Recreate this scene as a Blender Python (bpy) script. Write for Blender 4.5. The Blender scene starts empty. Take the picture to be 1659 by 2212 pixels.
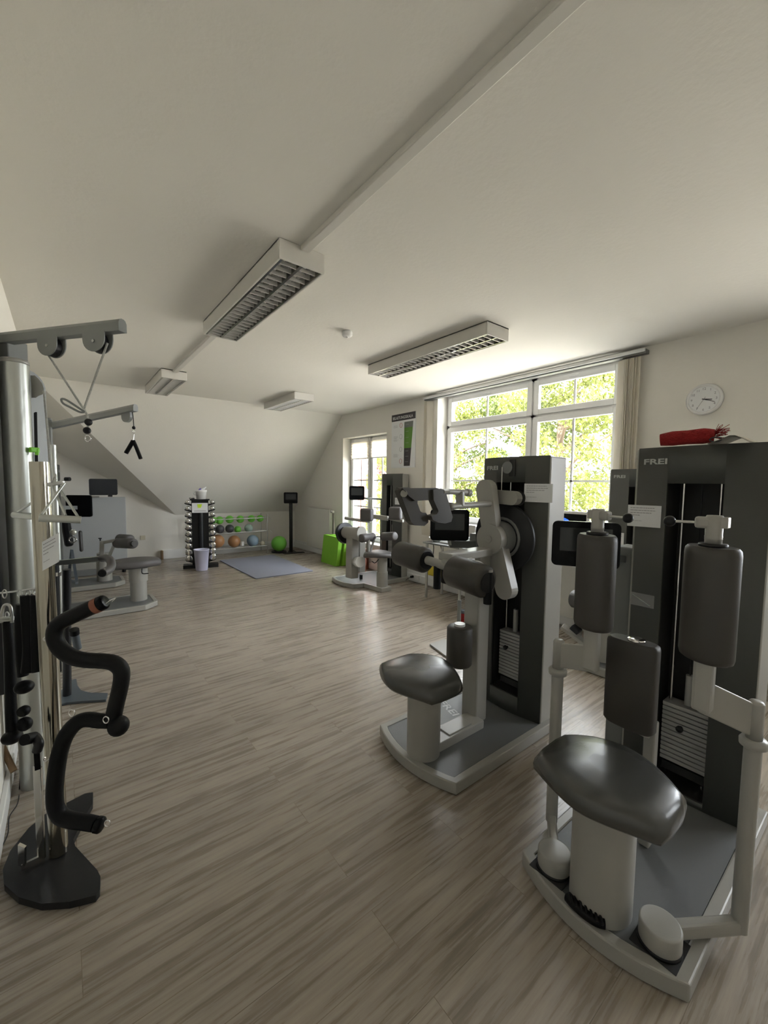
import bpy, math, random
from mathutils import Vector, Matrix
random.seed(7)
sc = bpy.context.scene
col = sc.collection
PI = math.pi
# ---------------------------------------------------------------- camera maths
YAW, PITCH, ROLL, FPX, CAMH = 0.6634, 0.07036, -0.012036, 892.0, 1.457
_f = Vector((math.sin(YAW)*math.cos(PITCH), math.cos(YAW)*math.cos(PITCH), -math.sin(PITCH)))
_r = Vector((math.cos(YAW), -math.sin(YAW), 0))
_d = _f.cross(_r)
RT = math.cos(ROLL)*_r + math.sin(ROLL)*_d
DN = -math.sin(ROLL)*_r + math.cos(ROLL)*_d
FW = _f
CAM = Vector((0, 0, CAMH))
def ray(px, py): return RT*((px-829.5)/FPX) + DN*((py-1106)/FPX) + FW
def PX(px, py, x): r = ray(px, py); return CAM + r*(x/r.x)
def PY(px, py, y): r = ray(px, py); return CAM + r*(y/r.y)
def PZ(px, py, z): r = ray(px, py); return CAM + r*((z-CAMH)/r.z)
def PD(px, py, d): return CAM + ray(px, py)*d
cd = bpy.data.cameras.new('camera'); cam = bpy.data.objects.new('camera', cd); col.objects.link(cam)
cd.sensor_fit = 'HORIZONTAL'; cd.sensor_width = 36.0; cd.lens = 36.0*FPX/1659.0; cd.clip_start = 0.02
m = Matrix.Identity(4)
for i in range(3):
    m[i][0] = RT[i]; m[i][1] = -DN[i]; m[i][2] = -FW[i]; m[i][3] = CAM[i]
cam.matrix_world = m
sc.camera = cam
sc.view_settings.view_transform = 'Standard'; sc.view_settings.look = 'None'
sc.view_settings.gamma = 1.0; sc.view_settings.use_curve_mapping = False
sc.view_settings.exposure = 0.0
# ---------------------------------------------------------------- materials
def lin(c):
    return tuple(((v/255)/12.92 if v/255 <= .04045 else ((v/255+.055)/1.055)**2.4) for v in c)
def mat(name, rgb, rough=.6, metal=0, bump=0, bscale=60, var=0, vscale=3, coat=0, spec=.5, emit=None, trans=0, alpha=1, stretch=(1,1,1)):
    mt = bpy.data.materials.new(name); mt.use_nodes = True
    nt = mt.node_tree; b = nt.nodes['Principled BSDF']
    c = (*rgb, 1)
    b.inputs['Base Color'].default_value = c
    b.inputs['Roughness'].default_value = rough; b.inputs['Metallic'].default_value = metal
    b.inputs['Coat Weight'].default_value = coat; b.inputs['Specular IOR Level'].default_value = spec
    b.inputs['Transmission Weight'].default_value = trans; b.inputs['Alpha'].default_value = alpha
    if emit:
        b.inputs['Emission Color'].default_value = (*emit[0], 1); b.inputs['Emission Strength'].default_value = emit[1]
    tc = nt.nodes.new('ShaderNodeTexCoord'); mp = nt.nodes.new('ShaderNodeMapping')
    mp.inputs['Scale'].default_value = stretch
    nt.links.new(tc.outputs['Object'], mp.inputs['Vector'])
    if var or True:
        n = nt.nodes.new('ShaderNodeTexNoise'); n.inputs['Scale'].default_value = vscale; n.inputs['Detail'].default_value = 4
        nt.links.new(mp.outputs['Vector'], n.inputs['Vector'])
        r = nt.nodes.new('ShaderNodeMapRange'); v = var or .03
        r.inputs['To Min'].default_value = 1-v; r.inputs['To Max'].default_value = 1+v
        nt.links.new(n.outputs['Fac'], r.inputs['Value'])
        mx = nt.nodes.new('ShaderNodeVectorMath'); mx.operation = 'SCALE'
        mx.inputs[0].default_value = rgb
        nt.links.new(r.outputs['Result'], mx.inputs['Scale'])
        nt.links.new(mx.outputs['Vector'], b.inputs['Base Color'])
    if bump:
        n2 = nt.nodes.new('ShaderNodeTexNoise'); n2.inputs['Scale'].default_value = bscale; n2.inputs['Detail'].default_value = 3
        nt.links.new(mp.outputs['Vector'], n2.inputs['Vector'])
        bp = nt.nodes.new('ShaderNodeBump'); bp.inputs['Strength'].default_value = bump; bp.inputs['Distance'].default_value = .01
        nt.links.new(n2.outputs['Fac'], bp.inputs['Height']); nt.links.new(bp.outputs['Normal'], b.inputs['Normal'])
    return mt
M = {}
M['wall'] = mat('wall_paint', (.79,.765,.705), .9, bump=.12, bscale=45, var=.02)
M['ceil'] = mat('ceiling_paint', (.80,.775,.715), .95, bump=.12, bscale=38, var=.015)
M['white'] = mat('white_lacquer', (.78,.78,.77), .35, bump=.02)
M['lampbody'] = mat('lamp_enamel', (.66,.64,.59), .4)
M['machine'] = mat('light_grey_powder_coat', (.33,.322,.292), .34, bump=.05, bscale=300)
M['machine_d'] = mat('silver_grey_powder_coat', (.19,.197,.19), .4, bump=.05, bscale=300)
M['panel'] = mat('dark_grey_panel', (.066,.069,.063), .5, bump=.12, bscale=400, var=.05)
M['deck'] = mat('grey_rubber_deck', (.125,.13,.13), .42, bump=.12, bscale=300, var=.05)
M['pad'] = mat('taupe_upholstery', (.036,.032,.026), .5, bump=.05, bscale=260, var=.07, spec=.6)
M['seat'] = mat('grey_seat_leather', (.050,.050,.046), .26, bump=.03, bscale=260, var=.06, spec=.7)
M['padgrey'] = mat('grey_upholstery', (.10,.094,.092), .5, bump=.12, bscale=260, var=.05)
M['black'] = mat('black_plastic', (.008,.008,.009), .45, bump=.05, spec=.35)
M['foam'] = mat('black_foam', (.0045,.0045,.005), .5, bump=.08, bscale=350, spec=.2)
M['screen'] = mat('tablet_glass', (.004,.0045,.005), .22, spec=.12)
M['screen_on'] = mat('tablet_display', (.02,.022,.022), .12)
M['chrome'] = mat('chrome', (.72,.71,.69), .12, 1, bump=.02)
M['steel'] = mat('brushed_steel', (.52,.52,.50), .3, 1, bump=.1, bscale=500)
M['alu'] = mat('aluminium_tube', (.50,.515,.48), .36, .75, bump=.03)
M['blackmetal'] = mat('black_metal', (.012,.0125,.015), .42, .2, bump=.05)
M['plate'] = mat('weight_plate_iron', (.42,.42,.40), .4, .2, bump=.05)
M['dark'] = mat('cabinet_interior', (.018,.018,.018), .6)
M['bluegrey'] = mat('blue_grey_steel', (.10,.12,.14), .4, .2)
M['green'] = mat('green_foam', (.20,.48,.03), .65, bump=.15, bscale=300, var=.05)
M['limeball'] = mat('green_rubber', (.16,.50,.06), .38, var=.06)
M['copperball'] = mat('copper_rubber', (.42,.22,.10), .32, var=.06)
M['charball'] = mat('charcoal_rubber', (.06,.06,.065), .35, var=.06)
M['blueclear'] = mat('translucent_blue', (.45,.62,.78), .15, trans=.4, var=.05)
M['bluefill'] = mat('blue_fill', (.05,.16,.40), .3)
M['greenclear'] = mat('translucent_green', (.60,.76,.70), .12, trans=.45)
M['greenfill'] = mat('green_fill', (.03,.22,.12), .3)
M['mat'] = mat('blue_grey_exercise_mat', (.235,.245,.30), .8, bump=.3, bscale=220, var=.04)
M['bin'] = mat('pale_lilac_plastic', (.62,.62,.80), .4)
M['paper'] = mat('white_paper', (.78,.79,.80), .8)
M['papergrey'] = mat('printed_ink', (.35,.35,.37), .8)
M['ink'] = mat('dark_ink', (.05,.045,.05), .7)
M['logo'] = mat('pale_logo_and_glare', (.42,.43,.42), .4)
M['lime'] = mat('lime_print', (.60,.80,.05), .6)
M['postgreen'] = mat('poster_green', (.10,.24,.03), .5, var=.15, vscale=6)
M['postgrey'] = mat('poster_grey', (.16,.17,.16), .5)
M['redprint'] = mat('red_print', (.5,.12,.14), .6)
M['red'] = mat('red_knit', (.30,.010,.010), .9, bump=1.0, bscale=160, var=.3, vscale=60)
M['orange'] = mat('orange_label', (.22,.07,.035), .6)
M['yellow'] = mat('yellow_fabric', (.62,.48,.04), .7)
M['brownleather'] = mat('brown_leather', (.16,.05,.025), .5, bump=.1)
M['rope'] = mat('grey_braided_rope', (.60,.60,.55), .8, bump=1.0, bscale=400, var=.35, vscale=160)
M['brown'] = mat('brown_edge', (.26,.17,.09), .6)
M['blind'] = mat('fabric_blind', (.88,.85,.78), .85, bump=.1, bscale=200)
M['screenblue'] = mat('laptop_picture', (.01,.05,.45), .3, emit=((.02,.10,.75), .5))
M['rubberwheel'] = mat('dark_rubber', (.02,.02,.02), .7)
M['socket'] = mat('cream_plastic', (.62,.58,.45), .4)
M['brickm'] = mat('red_brick', (.33,.13,.09), .9, bump=.4, bscale=20, var=.3, vscale=9)
M['bark'] = mat('bark', (.10,.07,.045), .9, bump=.6, bscale=14, var=.3)
M['leaf'] = mat('spring_leaf', (.125,.145,.026), .6, var=.35, vscale=1.2)
M['leafdark'] = mat('green_leaf', (.09,.118,.024), .6, var=.35, vscale=1.2)
M['leafred'] = mat('red_leaf', (.26,.115,.105), .6, var=.3, vscale=1.2)
M['grass'] = mat('pale_paving', (.50,.47,.42), .9, bump=.3, bscale=30, var=.3)
M['radiator'] = mat('radiator_enamel', (.70,.69,.64), .35)
M['plasticfilm'] = mat('clear_film', (.5,.5,.5), .12, alpha=.35)
M['polechrome'] = mat('brassy_chrome', (.46,.43,.36), .14, 1)
M['reflector'] = mat('lamp_reflector', (.30,.29,.27), .18, 1)
M['lamella'] = mat('louvre_aluminium', (.62,.61,.57), .3, .15)
for k in ('leaf','leafdark','leafred','blind'):
    nt = M[k].node_tree; b = nt.nodes['Principled BSDF']; out = nt.nodes['Material Output']
    tr = nt.nodes.new('ShaderNodeBsdfTranslucent'); ms = nt.nodes.new('ShaderNodeMixShader'); ms.inputs[0].default_value = .65 if k == 'blind' else .4
    nt.links.new(b.inputs['Base Color'].links[0].from_socket, tr.inputs['Color'])
    nt.links.new(b.outputs[0], ms.inputs[1]); nt.links.new(tr.outputs[0], ms.inputs[2]); nt.links.new(ms.outputs[0], out.inputs[0])
# glass pane: clear with a faint reflection
g = bpy.data.materials.new('window_glass'); g.use_nodes = True; nt = g.node_tree; nt.nodes.clear()
o_ = nt.nodes.new('ShaderNodeOutputMaterial'); t_ = nt.nodes.new('ShaderNodeBsdfTransparent'); gl = nt.nodes.new('ShaderNodeBsdfGlossy')
gl.inputs['Roughness'].default_value = .02; mx = nt.nodes.new('ShaderNodeMixShader'); lw = nt.nodes.new('ShaderNodeLayerWeight'); pw = nt.nodes.new('ShaderNodeMath'); pw.operation = 'POWER'; pw.inputs[1].default_value = 4.0
fr = nt.nodes.new('ShaderNodeMath'); fr.operation = 'MULTIPLY_ADD'; fr.inputs[1].default_value = .5; fr.inputs[2].default_value = .035; nt.links.new(lw.outputs['Facing'], pw.inputs[0]); nt.links.new(pw.outputs[0], fr.inputs[0])
nt.links.new(fr.outputs[0], mx.inputs[0]); nt.links.new(t_.outputs[0], mx.inputs[1]); nt.links.new(gl.outputs[0], mx.inputs[2]); nt.links.new(mx.outputs[0], o_.inputs[0])
M['glass'] = g
# floor: oak-look vinyl planks running along X
f = bpy.data.materials.new('oak_vinyl_planks'); f.use_nodes = True; nt = f.node_tree; b = nt.nodes['Principled BSDF']
N = nt.nodes.new; L = nt.links.new
tc = N('ShaderNodeTexCoord')
br = N('ShaderNodeTexBrick'); br.offset = .37; br.inputs['Scale'].default_value = 1
br.inputs['Brick Width'].default_value = 1.25; br.inputs['Row Height'].default_value = .15
br.inputs['Mortar Size'].default_value = .0012; br.inputs['Mortar Smooth'].default_value = .3
br.inputs['Color1'].default_value = (.2,.2,.2,1); br.inputs['Color2'].default_value = (.8,.8,.8,1); br.inputs['Mortar'].default_value = (.5,.5,.5,1)
L(tc.outputs['Object'], br.inputs['Vector'])
off = N('ShaderNodeVectorMath'); off.operation = 'MULTIPLY_ADD'; off.inputs[1].default_value = (7,5,3); L(br.outputs['Color'], off.inputs[0]); L(tc.outputs['Object'], off.inputs[2])
mp = N('ShaderNodeMapping'); mp.inputs['Scale'].default_value = (1.4, 24, 1); L(off.outputs[0], mp.inputs['Vector'])
n1 = N('ShaderNodeTexNoise'); n1.inputs['Scale'].default_value = 1.6; n1.inputs['Detail'].default_value = 9; n1.inputs['Roughness'].default_value = .62; L(mp.outputs[0], n1.inputs['Vector'])
mp2 = N('ShaderNodeMapping'); mp2.inputs['Scale'].default_value = (3.5, 80, 1); L(off.outputs[0], mp2.inputs['Vector'])
n2 = N('ShaderNodeTexNoise'); n2.inputs['Scale'].default_value = 1.2; n2.inputs['Detail'].default_value = 5; L(mp2.outputs[0], n2.inputs['Vector'])
mm = N('ShaderNodeMath'); mm.operation = 'MULTIPLY_ADD'; mm.inputs[1].default_value = .30; L(n2.outputs['Fac'], mm.inputs[0]); L(n1.outputs['Fac'], mm.inputs[2])
cr = N('ShaderNodeValToRGB'); e = cr.color_ramp.elements
e[0].position = .36; e[0].color = (.195,.162,.126,1); e[1].position = .90; e[1].color = (.435,.38,.312,1)
for p, c in ((.52,(.250,.212,.169,1)),(.62,(.315,.272,.220,1)),(.75,(.388,.338,.277,1))):
    q = cr.color_ramp.elements.new(p); q.color = c
L(mm.outputs[0], cr.inputs['Fac'])
sm = N('ShaderNodeMixRGB'); sm.blend_type = 'MULTIPLY'; sm.inputs['Fac'].default_value = .45
tone = N('ShaderNodeMapRange'); tone.inputs['To Min'].default_value = .78; tone.inputs['To Max'].default_value = 1.1
L(br.outputs['Color'], tone.inputs['Value']); L(cr.outputs['Color'], sm.inputs['Color1']); L(tone.outputs[0], sm.inputs['Color2'])
sm2 = N('ShaderNodeMixRGB'); sm2.blend_type = 'MULTIPLY'; L(sm.outputs[0], sm2.inputs['Color1']); sm2.inputs['Color2'].default_value = (.62,.58,.54,1); L(br.outputs['Fac'], sm2.inputs['Fac'])
L(sm2.outputs[0], b.inputs['Base Color'])
rr = N('ShaderNodeMapRange'); rr.inputs['To Min'].default_value = .20; rr.inputs['To Max'].default_value = .36; L(n1.outputs['Fac'], rr.inputs['Value']); L(rr.outputs[0], b.inputs['Roughness'])
bp = N('ShaderNodeBump'); bp.inputs['Strength'].default_value = .18; bp.inputs['Distance'].default_value = .004; L(mm.outputs[0], bp.inputs['Height']); L(bp.outputs[0], b.inputs['Normal'])
M['floor'] = f
# ---------------------------------------------------------------- mesh builder
def V(*a): return Vector(a)
def frame_of(d):
    d = d.normalized(); up = V(0,0,1) if abs(d.z) < .95 else V(1,0,0)
    a = up.cross(d).normalized(); b = d.cross(a).normalized()
    return a, b, d
class MB:
    def __init__(s): s.v = []; s.f = []; s.s = []
    def add(s, vs, fs, sm=False):
        o = len(s.v); s.v += [Vector(p) for p in vs]
        for fc in fs: s.f.append([i+o for i in fc]); s.s.append(sm)
        return s
    def box(s, c, d, rz=0, R=None):
        c = Vector(c); x, y, z = d[0]/2, d[1]/2, d[2]/2
        vs = [V(a*x, b_*y, e_*z) for a in (-1,1) for b_ in (-1,1) for e_ in (-1,1)]
        R = R or Matrix.Rotation(rz, 3, 'Z')
        return s.add([c+R@p for p in vs], [(0,1,3,2),(4,6,7,5),(0,4,5,1),(2,3,7,6),(0,2,6,4),(1,5,7,3)])
    def bb(s, x0, x1, y0, y1, z0, z1): return s.box(((x0+x1)/2,(y0+y1)/2,(z0+z1)/2),(x1-x0,y1-y0,z1-z0))
    def bar(s, p, q, w, h, up=None):
        p = Vector(p); q = Vector(q); d = (q-p); a, b, d_ = frame_of(d)
        if up is not None: b = (Vector(up)-d_*Vector(up).dot(d_)).normalized(); a = b.cross(d_)
        R = Matrix((a, b, d_)).transposed()
        return s.box((p+q)/2, (w, h, d.length), R=R)
    def prism(s, pts, vec, sm=False):
        n = len(pts); vec = Vector(vec); pts = [Vector(p) for p in pts]
        s.add(pts + [p+vec for p in pts], [list(range(n))[::-1], list(range(n, 2*n))])
        return s.add(pts + [p+vec for p in pts], [(i, (i+1)%n, n+(i+1)%n, n+i) for i in range(n)], sm)
    def cyl(s, p, q, r, r2=None, n=24, cap=True):
        p = Vector(p); q = Vector(q); r2 = r if r2 is None else r2; a, b, d = frame_of(q-p)
        A = [p+(a*math.cos(t)+b*math.sin(t))*r for t in [2*PI*i/n for i in range(n)]]
        B = [q+(a*math.cos(t)+b*math.sin(t))*r2 for t in [2*PI*i/n for i in range(n)]]
        s.add(A+B, [(i, (i+1)%n, n+(i+1)%n, n+i) for i in range(n)], True)
        if cap: s.add(A, [list(range(n))[::-1]]); s.add(B, [list(range(n))])
        return s
    def lathe(s, p, axis, prof, n=28):
        "prof: list of (t along axis, radius)"
        p = Vector(p); a, b, d = frame_of(Vector(axis)); vs = []; fs = []
        for t, r in prof:
            for i in range(n):
                th = 2*PI*i/n; vs.append(p+d*t+(a*math.cos(th)+b*math.sin(th))*max(r, 1e-5))
        for k in range(len(prof)-1):
            for i in range(n): fs.append((k*n+i, k*n+(i+1)%n, (k+1)*n+(i+1)%n, (k+1)*n+i))
        fs.append(list(range(n))[::-1]); fs.append([(len(prof)-1)*n+i for i in range(n)])
        return s.add(vs, fs, True)
    def roll(s, p, q, r, e=.012, n=28):
        "upholstered roller with rounded ends"
        p = Vector(p); q = Vector(q); L_ = (q-p).length
        return s.lathe(p, q-p, [(0, r-e*1.6), (e*.25, r-e*.55), (e, r), (L_-e, r), (L_-e*.25, r-e*.55), (L_, r-e*1.6)], n)
    def tube(s, path, r, n=12, closed=False, sub=6, radii=None, sq=None):
        P = [Vector(p) for p in path]
        if sub > 1 and len(P) > 2:
            Q = []; rr = []; k = len(P)
            rng = range(k) if closed else range(k-1)
            for i in rng:
                p0 = P[(i-1) % k] if closed or i > 0 else P[0]*2-P[1]; p1 = P[i]; p2 = P[(i+1) % k]
                p3 = P[(i+2) % k] if closed or i+2 < k else P[-1]*2-P[-2]
                for j in range(sub):
                    t = j/sub
                    Q.append(.5*((2*p1)+(p2-p0)*t+(2*p0-5*p1+4*p2-p3)*t*t+(3*p1-p0-3*p2+p3)*t**3))
                    if radii: rr.append(radii[i]*(1-t)+radii[(i+1) % k]*t)
            if not closed:
                Q.append(P[-1])
                if radii: rr.append(radii[-1])
            P = Q; radii = rr if radii else None
        k = len(P); vs = []; fs = []; a = None
        for i, p in enumerate(P):
            if closed: d = (P[(i+1) % k]-P[i-1]).normalized()
            else: d = (P[min(i+1, k-1)]-P[max(i-1, 0)]).normalized()
            if a is None: a = frame_of(d)[0]
            a = (a-d*a.dot(d)).normalized(); b = d.cross(a)
            R_ = radii[i] if radii else r
            for j in range(n):
                th = 2*PI*j/n; c_, s_ = math.cos(th), math.sin(th)
                if sq: e_ = sq; c_ = math.copysign(abs(c_)**e_, c_); s_ = math.copysign(abs(s_)**e_, s_)
                vs.append(p+(a*c_+b*s_)*R_)
        for i in range(k if closed else k-1):
            for j in range(n): fs.append((i*n+j, i*n+(j+1) % n, ((i+1) % k)*n+(j+1) % n, ((i+1) % k)*n+j))
        s.add(vs, fs, True)
        if not closed:
            s.add(vs[:n], [list(range(n))[::-1]]); s.add(vs[-n:], [list(range(n))])
        return s
    def sphere(s, c, r, n=24, m_=14, sc_=(1,1,1)):
        c = Vector(c); vs = []; fs = []
        for i in range(m_+1):
            ph = PI*i/m_
            for j in range(n):
                th = 2*PI*j/n; vs.append(c+V(r*sc_[0]*math.sin(ph)*math.cos(th), r*sc_[1]*math.sin(ph)*math.sin(th), r*sc_[2]*math.cos(ph)))
        for i in range(m_):
            for j in range(n): fs.append((i*n+j, (i+1)*n+j, (i+1)*n+(j+1) % n, i*n+(j+1) % n))
        return s.add(vs, fs, True)
    def loft(s, rings, sm=True, cap=True):
        n = len(rings[0]); vs = [p for r in rings for p in r]
        fs = [(k*n+i, k*n+(i+1) % n, (k+1)*n+(i+1) % n, (k+1)*n+i) for k in range(len(rings)-1) for i in range(n)]
        s.add(vs, fs, sm)
        if cap:
            for r, rev in ((rings[0], True), (rings[-1], False)):
                c = sum((Vector(p) for p in r), V(0,0,0))/n
                s.add(list(r)+[c], [((i+1) % n, i, n) if rev else (i, (i+1) % n, n) for i in range(n)], sm)
        return s
    def build(s, name, mt, parent=None, bevel=0, seg=2, base=None, merge=False, label=None, kind=None):
        me = bpy.data.meshes.new(name)
        if parent is not None: org = Vector(parent['_org'])
        else:
            mn = [min(p[i] for p in s.v) for i in range(3)]; mx_ = [max(p[i] for p in s.v) for i in range(3)]
            org = Vector(base) if base else V((mn[0]+mx_[0])/2, (mn[1]+mx_[1])/2, mn[2])
        me.from_pydata([p-org for p in s.v], [], s.f); me.update()
        me.polygons.foreach_set('use_smooth', s.s)
        me.materials.append(mt)
        o = bpy.data.objects.new(name, me); col.objects.link(o)
        if parent is not None:
            o.parent = parent
            o['_org'] = tuple(org)
        else:
            o.location = org; o['_org'] = tuple(org)
        if merge:
            w = o.modifiers.new('weld', 'WELD'); w.merge_threshold = .0004
        if bevel:
            bm_ = o.modifiers.new('bevel', 'BEVEL'); bm_.width = bevel; bm_.segments = seg; bm_.limit_method = 'ANGLE'; bm_.angle_limit = math.radians(35)
            w = o.modifiers.new('weld', 'WELD') if False else None
        if label: o['label'] = label
        if kind: o['kind'] = kind
        return o
def thing(name, loc, label, cat, group=None):
    o = bpy.data.objects.new(name, None); col.objects.link(o); o.location = loc; o['_org'] = tuple(loc); o.empty_display_size = .05
    o['label'] = label; o['category'] = cat
    if group: o['group'] = group
    return o
def tag(o, label, cat, group=None, kind=None):
    o['label'] = label; o['category'] = cat
    if group: o['group'] = group
    if kind: o['kind'] = kind
    return o
def struct(o): o['kind'] = 'structure'; return o
def dup(root, delta, label=None, group=None, rz=0):
    r = root.copy(); col.objects.link(r); r.location = root.location+Vector(delta)
    if rz: r.rotation_euler = (0, 0, rz)
    if label: r['label'] = label
    if group: r['group'] = group
    for ch in list(root.children):
        c = ch.copy(); col.objects.link(c); c.parent = r
        for g_ in ch.children:
            d_ = g_.copy(); col.objects.link(d_); d_.parent = c
    return r
def chaikin(pts, k=2):
    for _ in range(k):
        q = []
        for i in range(len(pts)):
            a = Vector(pts[i]); b = Vector(pts[(i+1) % len(pts)]); q += [a*.75+b*.25, a*.25+b*.75]
        pts = q
    return pts
_fonts = {}
def text_mesh(txt, size, width=None, bold=0):
    cu = bpy.data.curves.new('txt', 'FONT'); cu.body = txt; cu.size = size; cu.offset = bold; cu.resolution_u = 2
    o = bpy.data.objects.new('txt', cu); me = bpy.data.meshes.new_from_object(o)
    vs = [Vector(v.co) for v in me.vertices]; fs = [list(p.vertices) for p in me.polygons]
    bpy.data.objects.remove(o); bpy.data.curves.remove(cu); bpy.data.meshes.remove(me)
    if width:
        x0 = min(v.x for v in vs); x1 = max(v.x for v in vs); k = width/(x1-x0)
        for v in vs: v.x = (v.x-x0)*k
    return vs, fs
def text_on(mb, txt, o, ux, uy, size, width=None, bold=0):
    vs, fs = text_mesh(txt, size, width, bold); o = Vector(o); ux = Vector(ux).normalized(); uy = Vector(uy).normalized()
    n = ux.cross(uy)
    return mb.add([o+ux*v.x+uy*v.y+n*.0006 for v in vs], fs)
WORLD, SUN, EXPO = 4.0, 12.0, 2.2
# ================================================================ THE ROOM
RX, LX, BY, NY, CZ = 4.10, -0.25, 8.50, -2.60, 2.68
SY, KZ = 6.53, 0.83                       # where the slope leaves the ceiling / height of knee wall
DX = 1.68                                 # foot of the diagonal roof edge
W3z = 2.01
struct(MB().bb(LX-.3, RX+.35, NY-.3, BY+.3, -.12, 0).build('floor', M['floor'], base=(0,0,0)))
struct(MB().bb(LX-.3, RX+.35, NY-.3, SY+.02, CZ, CZ+.15).build('ceiling', M['ceil']))
n_ = V(0, .6, .7)*.15
struct(MB().prism([(LX,SY,CZ),(RX+.05,SY,CZ),(RX+.05,BY,KZ-.02),(DX,BY,KZ-.02)], n_).build('wall_slope', M['wall']))
struct(MB().prism([(LX,SY,CZ),(DX,BY,KZ-.02),(DX-.02,BY+.06,KZ),(LX,BY+.06,W3z)], V(.01,.02,.05)).build('wall_dormer', M['wall']))
struct(MB().bb(LX-.2, RX+.35, BY, BY+.2, 0, W3z+.5).build('wall_back', M['wall']))
lw = MB().prism([(LX,NY,0),(LX,BY+.1,0),(LX,BY+.1,W3z+.1),(LX,SY,CZ+.05),(LX,NY,CZ+.05)], (-.25,0,0))
struct(lw.build('wall_left', M['wall']))
struct(MB().bb(LX-.2, RX+.35, NY-.25, NY, 0, CZ+.05).build('wall_near', M['wall']))
# window wall with three openings
WT = .34
W1 = (1.75, 4.08, .92, 2.66); W2 = (5.20, 6.49, .42, 2.26); W3 = (-1.70, .05, 1.0, 2.45)
rw = MB()
ys = [(NY-.2, W3[0]), (W3[1], W1[0]), (W1[1], W2[0])]
for a, b in ys: rw.bb(RX, RX+WT, a, b, 0, CZ+.05)
rw.prism([(RX,W2[1],0),(RX,BY+.1,0),(RX,BY+.1,KZ),(RX,SY,CZ+.05),(RX,W2[1],CZ+.05)], (WT,0,0))
for (a, b, z0, z1) in (W1, W2, W3):
    rw.bb(RX, RX+WT, a, b, 0, z0); rw.bb(RX, RX+WT, a, b, z1, CZ+.05)
struct(rw.build('wall_right', M['wall']))
# windows ------------------------------------------------------------
def sash(mb, y0, y1, z0, z1, x, w=.055, d=.06):
    mb.bb(x, x+d, y0, y0+w, z0, z1); mb.bb(x, x+d, y1-w, y1, z0, z1)
    mb.bb(x, x+d, y0+w, y1-w, z0, z0+w); mb.bb(x, x+d, y0+w, y1-w, z1-w, z1)
def window(name, W, xf, trans, muls, hbars):
    y0, y1, z0, z1 = W
    o = thing(name, (xf, (y0+y1)/2, z0), 'x', 'window'); del o['label']; del o['category']; o['kind'] = 'structure'
    fr = MB(); sash(fr, y0, y1, z0, z1, xf, .05, .09)
    ycuts = [y0+.03]+muls+[y1-.03]
    for yc in muls: fr.bb(xf, xf+.09, yc-.035, yc+.035, z0, z1)
    if trans: fr.bb(xf, xf+.09, y0, y1, trans-.03, trans+.03)
    fr.build('window_frame', M['white'], o, bevel=.004)
    zs = [(z0+.03, trans-.012), (trans+.012, z1-.03)] if trans else [(z0+.03, z1-.03)]
    for a, b in zip(ycuts[:-1], ycuts[1:]):
        for (c, d) in zs:
            s_ = MB(); sash(s_, a+.012, b-.012, c, d, xf-.022, .062, .05)
            so = s_.build('sash', M['white'], o, bevel=.004)
            m2 = MB(); ym = (a+b)/2
            m2.bb(xf, xf+.016, ym-.011, ym+.011, c+.06, d-.06)
            for hz in hbars:
                if c < hz < d: m2.bb(xf, xf+.016, a+.07, b-.07, hz-.011, hz+.011)
            m2.build('glazing_bar', M['white'], so)
            MB().bb(xf+.006, xf+.010, a+.06, b-.06, c+.05, d-.05).build('pane', M['glass'], so)
            h = MB().bb(xf-.034, xf-.02, ym-.05, ym+.05, d-.035, d-.02)
            if trans and c > trans: h.build('latch', M['white'], so, bevel=.003)
    return o
window('window_1', W1, RX+.19, 2.235, [2.735], [1.50])
window('window_2', W2, RX+.18, None, [5.85], [1.50, 1.03])
window('window_3', W3, RX+.19, 2.20, [-.82], [1.50])
struct(MB().bb(RX-.05, RX+.19, W1[0]-.05, W1[1]+.02, W1[2]-.03, W1[2]+.008).build('trim_1', M['white'], bevel=.006))
struct(MB().bb(RX-.03, RX+.18, W2[0]-.0, W2[1]+.0, W2[2]-.03, W2[2]+.008).build('trim_2', M['white'], bevel=.006))
struct(MB().bb(RX-.05, RX+.19, W3[0]-.05, W3[1]+.05, W3[2]-.03, W3[2]+.008).build('trim_3', M['white'], bevel=.006))
# skirting
struct(MB().bb(RX-.02, RX, NY, BY, 0, .17).bb(RX-.045, RX, NY, BY, .02, .12).build('baseboard_right', M['white'], bevel=.005))
struct(MB().bb(1.42, RX, BY-.05, BY, 0, .17).build('baseboard_back', M['white'], bevel=.006))
struct(MB().bb(LX, LX+.02, NY, BY, 0, .09).build('baseboard_left', M['white'], bevel=.004))
# cable duct along the ceiling
d_ = MB().bb(1.018, 1.068, NY, 2.03, CZ-.028, CZ).build('cable_duct', M['lampbody'], bevel=.005)
tag(d_, 'long white cable duct on the ceiling running from the lower edge of the largest lamp', 'cable duct')
d_ = MB().bb(1.018, 1.068, 3.443, 5.137, CZ-.028, CZ+.001).build('cable_duct', M['lampbody'], bevel=.005)
tag(d_, 'short white cable duct on the ceiling between the two left-hand lamps', 'cable duct')
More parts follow.
